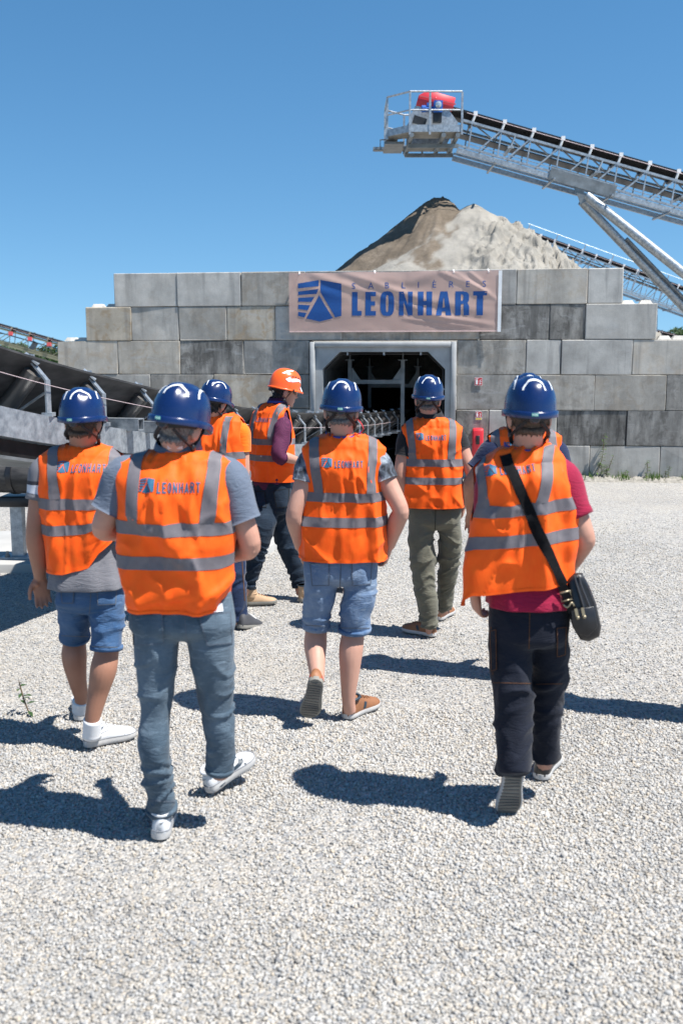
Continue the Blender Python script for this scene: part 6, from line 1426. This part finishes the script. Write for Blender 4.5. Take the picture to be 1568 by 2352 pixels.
# ------------------------------------------------------------------ guide with the orange helmet
P['guide'] = make_person('man in orange helmet, sunglasses and plum shirt looking down to the right', 7.9,
    (662, 851, .02, 72, 14, 0),
    dict(levels=[(1104, 567, 673, .13, .12), (1060, 567, 673, .13, .118), (1020, 569, 670, .125, .115), (985, 572, 668, .12, .125), (952, 578, 664, .10, .09)], neck=(923, 640, .075), armpit=1020, wscale=1.14,
         bands=[(1008, 1022), (1046, 1060)], straps=[((586, 950), (575, 1008)), ((634, 950), (622, 1008))], logo=(582, 952, 622, 968), seed=27, bandx=600, folds=[(.0, .40, -.02, .05, .04, .012), (.1, .36, .08, .02, .03, .012)]),
    dict(waist=(1108, 574, 671), hip=(1150, 570, 673), seat=(1168, 572, 670), wscale=1.05, L=[(602, 1195, -.1, 34), (592, 1250, -.12, 27), (580, 1300, -.12, 22), (568, 1345, -.1, 18)], R=[(645, 1192, .1, 32), (661, 1250, .12, 26), (678, 1300, .15, 20), (688, 1346, .15, 17)], wr=[(1180, 30, .008, 18), (1270, 40, .012, 22), (1330, 25, .012, 30)], pockets=[[(628, 1126), (664, 1120), (662, 1165), (634, 1168)], [(585, 1128), (610, 1128), (612, 1166), (590, 1166)]], turnup=.03, turnmat='jeans_dark', seam='seam_dark'),
    dict(L=dict(S=(592, 985, .08), E=(590, 1060, .22), W=(640, 1075, .38), sleeve=1.3, hand=dict(palm=np.array((0, 0, -1.)), curl=.5)), R=dict(S=(650, 974, -.11), E=(641, 1046, -.24), W=(696, 1062, -.06), thick=.84, sleeve=1.18, sw=.074, cuff=.056, wr=1.6, hand=dict(palm=np.array((0, 0, -1.)), curl=.4, thumb=-1))),
    dict(L=[(592, 1250, -.12, .04), (566, 1365, -.08, .036)], R=[(661, 1250, .12, .04), (690, 1365, .16, .034)]),
    dict(L=dict(heel=G(562, 1389), dir=yd(78), mat='suede', shaft=1, smat='sole_grey', sole=.032, size=.92, tall=.95, lace='leather_tan'), R=dict(heel=G(686, 1382), dir=yd(60), mat='suede', shaft=1, smat='sole_grey', sole=.032, size=.92, tall=.95, lace='leather_tan')),
    yaw=36, mats=dict(shirt='plum', trousers='jeans_dark', skin='skin', helmet='helmet_orange', collar='plum', lanyard=1), hair='hair_dark', shirt=dict(hem=(1122, 577, 668), d=.92))
g = P['guide']; hk = lambda x, y: ((700 + x / 2.138) / 1.742, (1450 + y / 2.138) / 1.742)
for qd in ([(945, 142), (990, 122), (992, 168), (968, 166)], [(995, 140), (1040, 140), (1060, 165), (998, 170)], [(1040, 140), (1075, 155), (1092, 200), (1060, 165)], [(1085, 212), (1110, 192), (1112, 236), (1096, 238)], [(912, 92), (960, 70), (985, 70), (940, 98)], [(985, 68), (1018, 72), (1004, 80), (975, 78)]):
    g.px_patch('reflective_sticker', [[hk(*a) for a in qd]], g.hbv, M['sticker'], g.helmet, .002, 3)
for cx_, cy_ in ((992, 124), (1012, 122), (1034, 126), (1056, 138), (1072, 156), (1084, 178)):
    g.px_patch('vent_hole', [[hk(cx_ - 8, cy_ - 6), hk(cx_ + 7, cy_ - 3), hk(cx_ + 4, cy_ + 8), hk(cx_ - 4, cy_ + 5)]], g.hbv, M['helmet_in'], g.helmet, .002, 3)
for sx in (-1, 1):
    m = MB(); V = [(sx * x, .096 - .018 * (x / .06) ** 2, .125 + z) for x, z in ((.008, .016), (.062, .020), (.066, .0), (.056, -.020), (.02, -.018))]; V2 = [(a, b - .004, c) for a, b, c in V]
    m.add(g.hd(V + V2), [[0, 1, 2, 3, 4], [9, 8, 7, 6, 5]] + [[i, 5 + i, 5 + (i + 1) % 5, (i + 1) % 5] for i in range(5)])
    m.tube(g.hd([(sx * .066, .078, .135), (sx * .078, .02, .132), (sx * .081, -.02, .122)]), .0035, 6); m.build('sunglasses', M['lens'], g.root)
    m = MB(); m.box(g.hd((sx * .10, .045, .128)), (.010, .05, .034)); bevel(m.build('helmet_clip', M['black'], g.helmet), .003, 1)
# ------------------------------------------------------------------ man in khaki trousers
P['khaki'] = make_person('man in khaki trousers and black polo walking alone in front of the tunnel mouth', 6.9,
    (985, 862, 0, 2, 0, 2, 4),
    dict(levels=[(1163, 931, 1063, .13, .125), (1122, 930, 1062, .13, .12), (1082, 929, 1061, .125, .116), (1042, 927, 1060, .12, .12), (1008, 922, 1061, .12, .128), (983, 919, 1063, .10, .09)], neck=(957, 988, .078), armpit=1062,
         bands=[(1056, 1072), (1098, 1114)], straps=[((941, 985), (948, 1055)), ((1039, 985), (1036, 1055))], logo=(954, 991, 1024, 1009), seed=33, folds=[(-.03, .40, -.02, .02, .04, .013), (.05, .42, .04, .0, .045, .014), (.12, .30, .13, .02, .03, .01)]),
    dict(waist=(1152, 939, 1060), hip=(1185, 937, 1059), seat=(1200, 939, 1055), L=[(967, 1246, 0, 31), (972, 1292, 0, 30), (974, 1340, 0, 27), (982, 1395, .0, 25), (986, 1440, .0, 22)], R=[(1033, 1242, .04, 28), (1030, 1292, .1, 26), (1026, 1340, .16, 22), (1018, 1398, .22, 19)],
         wr=[(1240, 26, .010, 18), (1300, 30, .012, 24), (1350, 25, .008, 26), (1425, 22, .012, 34)], seam='seam_khaki', seams=[[(1000, 1165), (998, 1235)], [(1015, 1172), (1046, 1168)]]),
    dict(L=dict(S=(936, 1006), E=(918, 1088, -.04), W=(936, 1160, .05), sleeve=.66, sw=.068, hand=dict(palm=np.array((1., .2, 0)), dir=(.05, .2, -1), curl=.6)), R=dict(S=(1048, 1006), E=(1084, 1090, -.05), W=(1064, 1158, .06), sleeve=.48, sw=.068, hand=dict(palm=np.array((-1., .2, 0)), dir=(-.1, .3, -1), curl=.7, thumb=-1))),
    dict(L=[(972, 1280, 0, .04), (988, 1455, .0, .034)], R=[(1030, 1280, .08, .04), (1016, 1410, .24, .034)]),
    dict(L=dict(heel=G(1000, 1462), dir=yd(-52), mat='leather_tan', stripe='mark_dark', stripe2='leather_tan', cmat='mark_dark', lace='leather_tan', size=1.0), R=dict(heel=G(1006, 1425), dir=yd(26), mat='leather_tan', stripe='mark_dark', stripe2='leather_tan', cmat='mark_dark', lace='leather_tan', size=1.0)),
    mats=dict(shirt='black_tee', trousers='khaki', collar='black_tee', skin='skin'), hair='hair_grey')
# ------------------------------------------------------------------ man hidden behind the man with the bag
P['hidden'] = make_person('man in navy shirt almost hidden behind the man with the shoulder bag', 5.95,
    (1212, 858, 0, 0, 2, 0, 4),
    dict(levels=[(1250, 1120, 1296, .13, .125), (1190, 1120, 1295, .13, .12), (1120, 1122, 1292, .125, .116), (1050, 1120, 1290, .12, .128), (1005, 1117, 1290, .10, .09)], neck=(978, 1204, .08), armpit=1092, bands=[(1110, 1135), (1165, 1190)], straps=[((1138, 1010), (1142, 1110)), ((1268, 1010), (1264, 1110))], logo=(1156, 1010, 1250, 1036), seed=41),
    dict(waist=(1236, 1128, 1288), hip=(1280, 1126, 1290), seat=(1300, 1128, 1288), L=[(1172, 1330, 0, 36), (1176, 1420, 0, 30), (1178, 1530, 0, 25)], R=[(1244, 1330, 0, 36), (1238, 1420, 0, 30), (1232, 1520, .1, 25)], wr=[(1420, 40, .01, 22)]),
    dict(L=dict(S=(1136, 1036), E=(1082, 1108, .0), W=(1082, 1180, .16), sleeve=.78, sw=.082, cuff=.085, hand=dict(palm=np.array((0, .3, -1.)), curl=.5)), R=dict(S=(1272, 1036), E=(1298, 1120, .0), W=(1280, 1190, .16), sleeve=.78, sw=.08, hand=dict(palm=np.array((0, .3, -1.)), curl=.5, thumb=-1))),
    dict(L=[(1174, 1400, 0, .04), (1180, 1550, 0, .034)], R=[(1240, 1400, 0, .04), (1230, 1540, .1, .034)]),
    dict(L=dict(heel=G(1180, 1566), dir=yd(-8), mat='leather_black', smat='black'), R=dict(heel=G(1230, 1548), dir=yd(8), mat='leather_black', smat='black')),
    mats=dict(shirt='navy', trousers='jeans_dark', skin='skin_tan'), hair='hair_dark')
# ------------------------------------------------------------------ man with the bag, front right
P['bag'] = make_person('man in crimson polo and dark work trousers with a black bag across his back', 4.09,
    (1219, 866, 0, 0, 3, 1, 4),
    dict(levels=[(1345, 1068, 1322, .15, .135), (1285, 1073, 1316, .145, .13), (1215, 1079, 1312, .14, .122), (1150, 1086, 1308, .135, .122), (1100, 1086, 1302, .13, .135), (1068, 1086, 1298, .10, .095)], neck=(1022, 1208, .083), armpit=1185, roll=.10, bandx=1200,
         bands=[(1157, 1184), (1229, 1256)], straps=[((1098, 1080), (1106, 1152)), ((1256, 1070), (1242, 1152))], logo=(1114, 1060, 1232, 1088), seed=52, rough=1.15,
         folds=[(-.06, .50, -.08, .0, .06, .02), (.03, .5, .06, .0, .05, .016), (-.16, .45, -.20, .0, .06, .02), (.16, .42, .19, .04, .04, .014), (-.10, .62, -.14, .44, .03, .012)], lift=[(-1, -.065), (-.85, -.055), (-.6, .0), (.6, .01), (1, -.02)]),
    dict(waist=(1372, 1122, 1308), hip=(1430, 1121, 1307), seat=(1462, 1123, 1303), L=[(1172, 1510, 0, 52), (1175, 1580, -.02, 51), (1178, 1650, -.04, 47), (1180, 1720, -.08, 45), (1181, 1778, -.12, 43)], R=[(1262, 1505, .05, 45), (1258, 1580, .1, 40), (1253, 1650, .13, 37), (1251, 1742, .17, 35)],
         wr=[(1575, 40, .012, 18), (1640, 40, .008, 20), (1745, 45, .012, 20), (1500, 30, .006, 16)], seam='seam_rust', seams=[[(1216, 1400), (1214, 1490)], [(1132, 1568), (1222, 1570)], [(1230, 1572), (1290, 1570)], [(1128, 1440), (1132, 1550)]], pockets=[[(1126, 1446), (1140, 1442), (1142, 1540), (1130, 1545)], [(1276, 1440), (1298, 1438), (1296, 1505), (1278, 1510)]], vox=.009),
    dict(L=dict(S=(1128, 1112), E=(1112, 1250, .10), W=(1090, 1362, .10), sleeve=.7, sw=.064, hand=dict(palm=np.array((1., .3, 0)), dir=(.15, .2, -1), curl=.9)), R=dict(S=(1286, 1096), E=(1341, 1232, -.03), W=(1318, 1292, .12), sleeve=.78, sw=.084, cuff=.068, cuffmat='crimson', hand=dict(palm=np.array((-1., .3, 0)), dir=(-.1, .4, -.8), curl=.8, thumb=-1))),
    dict(L=[(1174, 1560, -.02, .05), (1178, 1650, -.04, .04), (1181, 1770, -.11, .036)], R=[(1260, 1560, .08, .05), (1252, 1650, .12, .04), (1250, 1760, .18, .035)]),
    dict(L=dict(heel=PX(1181, 1764, 3.99) + (0, 0, .01), dir=(-.01, .09, -.255), up=(0, 1, .35), mat='leather_black', tread=True, smat='sole_white', lace='black', size=1.03), R=dict(heel=G(1240, 1793), dir=yd(24), mat='leather_black', smat='sole_white', lace='black')),
    mats=dict(shirt='crimson', trousers='work', lanyard=1, skin='skin'), shirt=dict(hem=(1388, 1118, 1312), d=1.26), hair='hair_brown')
# shoulder bag: strap over the left shoulder and across the back, bag at the right hip
b = P['bag']
bag = thing('shoulder_bag', tuple(at(1338, 1475, 4.0)), 'black leather shoulder bag hanging at the hip of the man in crimson polo', 'bag')
cp = [b.xt_at(1160, 1046), b.xt_at(1200, 1140), b.xt_at(1243, 1240), b.xt_at(1292, 1345)]
cpx = spl(cp, 40); Vs = []
tg = np.gradient(cpx, axis=0); tg /= np.linalg.norm(tg, axis=1)[:, None]; nn = np.stack([-tg[:, 1], tg[:, 0]], 1)
for k in range(40):
    for w_ in (-.020, -.007, .007, .020): Vs.append(cpx[k] + nn[k] * w_)
Vs = np.array(Vs); t_ = np.clip(Vs[:, 1], .002, 9); Pn = b.vsurf(b.u_of_x(Vs[:, 0], t_), t_, -1, .007)
raw('bag_strap', Pn, [[j * 4 + i, j * 4 + i + 1, (j + 1) * 4 + i + 1, (j + 1) * 4 + i] for j in range(39) for i in range(3)], M['black_cloth'], bag, True)
f0, f1 = b.xt_at(1160, 1046), None
tt_ = np.linspace(f0[1], f0[1] + .2, 16); Vs = np.array([(f0[0] - .008 * k + w_, t) for k, t in enumerate(tt_) for w_ in (-.020, -.007, .007, .020)])
Yb = 3.98
def QB(x, y, dy=0.): return np.array(at(x, y, Yb + dy))
out_ = [(1303, 1330), (1318, 1316), (1336, 1316), (1352, 1345), (1368, 1385), (1380, 1440), (1376, 1462), (1352, 1474), (1332, 1470), (1314, 1440), (1302, 1400)]
m = MB(); cc = np.mean(out_, 0); rg = []
for dy, k in ((.0, .86), (.012, .97), (.03, 1.), (.10, 1.), (.13, .97), (.145, .86)): rg.append(np.array([QB(cc[0] + (x - cc[0]) * k, cc[1] + (y - cc[1]) * k, dy) for x, y in out_]))
m.loft(rg); bo = m.build('bag_body', M['leather_black'], bag); autosmooth(bo, 50)
def bagbox(name, pts, dy, mat, th=.012):
    m = MB(); n = len(pts); m.add([QB(x, y, dy) for x, y in pts] + [QB(x, y, dy + th) for x, y in pts], [list(range(n)), list(range(n, 2 * n))[::-1]] + [[i, i + n, (i + 1) % n + n, (i + 1) % n] for i in range(n)]); return bevel(m.build(name, mat, bag), .003, 1)
bagbox('bag_pocket', [(1310, 1402), (1364, 1392), (1372, 1440), (1350, 1462), (1322, 1456), (1312, 1430)], -.014, M['leather_black'], .02)
for x0, x1 in ((1318, 1341), (1328, 1356)):
    m = MB(); m.tube(spl([QB(x0, 1322, -.004), QB(x0 + 8, 1350, -.008), QB(x1, 1400, -.008)], 12), .004, 6); m.build('zip_line', M['knob'], bag)
for x, y in ((1321, 1408), (1336, 1406)):
    m = MB(); m.bar(QB(x, y - 10, -.02), QB(x + 4, y + 8, -.022), .012, .005, (0, 1, 0)); m.ball(QB(x + 5, y + 11, -.022), .008, 8, 6); m.build('zip_pull', M['brass'], bag)
e0 = Pn[-3:].mean(0); bk = np.array([QB(x, y, -.03) for x, y in ((1285, 1362), (1308, 1357), (1313, 1376), (1289, 1382), (1285, 1362), (1308, 1357))])
m = MB(); m.tube(bk, .0042, 6); m.build('strap_buckle', M['brass'], bag, True)
m = MB(); m.tube(spl([QB(1292, 1388, -.02), QB(1302, 1395, -.024), QB(1312, 1384, -.02), QB(1318, 1392, -.02)], 10), .004, 6); m.build('bag_ring', M['brass'], bag, True)
m = MB(); m.bar(QB(1290, 1345, -.012), QB(1316, 1408, -.006), .038, .004, (0, 1, 0)); m.build('strap_end', M['black_cloth'], bag)
# price-tag style label at the neck of the man in grey jeans
q = P['front']; m = MB(); c = q.surf(np.array([.02]), np.array([q.xt_at(408, 1036)[1]]), -1, .012)[0]; m.box(c + (0, -.004, .012), (.058, .004, .030)); m.build('neck_label', M['paper'], q.root); m = MB(); m.box(c + (0, -.0065, .006), (.056, .003, .016)); m.build('label_print', M['hem'], q.root)
# red ear-plug cord of the man in the middle
q = P['centre']; m = MB(); m.tube(spl([q.hd((.08, -.02, .085)), q.hd((.112, -.05, .05)), q.hd((.118, -.05, .02)), q.hd((.09, -.045, .0)), q.hd((.065, -.03, -.005))], 20), .0028, 6); m.build('ear_plug_cord', M['red'], q.root, True)
# a ninth walker just outside the picture: only his shadow reaches into it
src = P['khaki'].root; off = Vector((2.22, 5.16, 0)) - Vector((src.location.x, src.location.y, 0))
dup(src, src.location + off, 'man in khaki trousers beyond the right edge, only his shadow in view', 'visitors in orange vests walking to the tunnel')
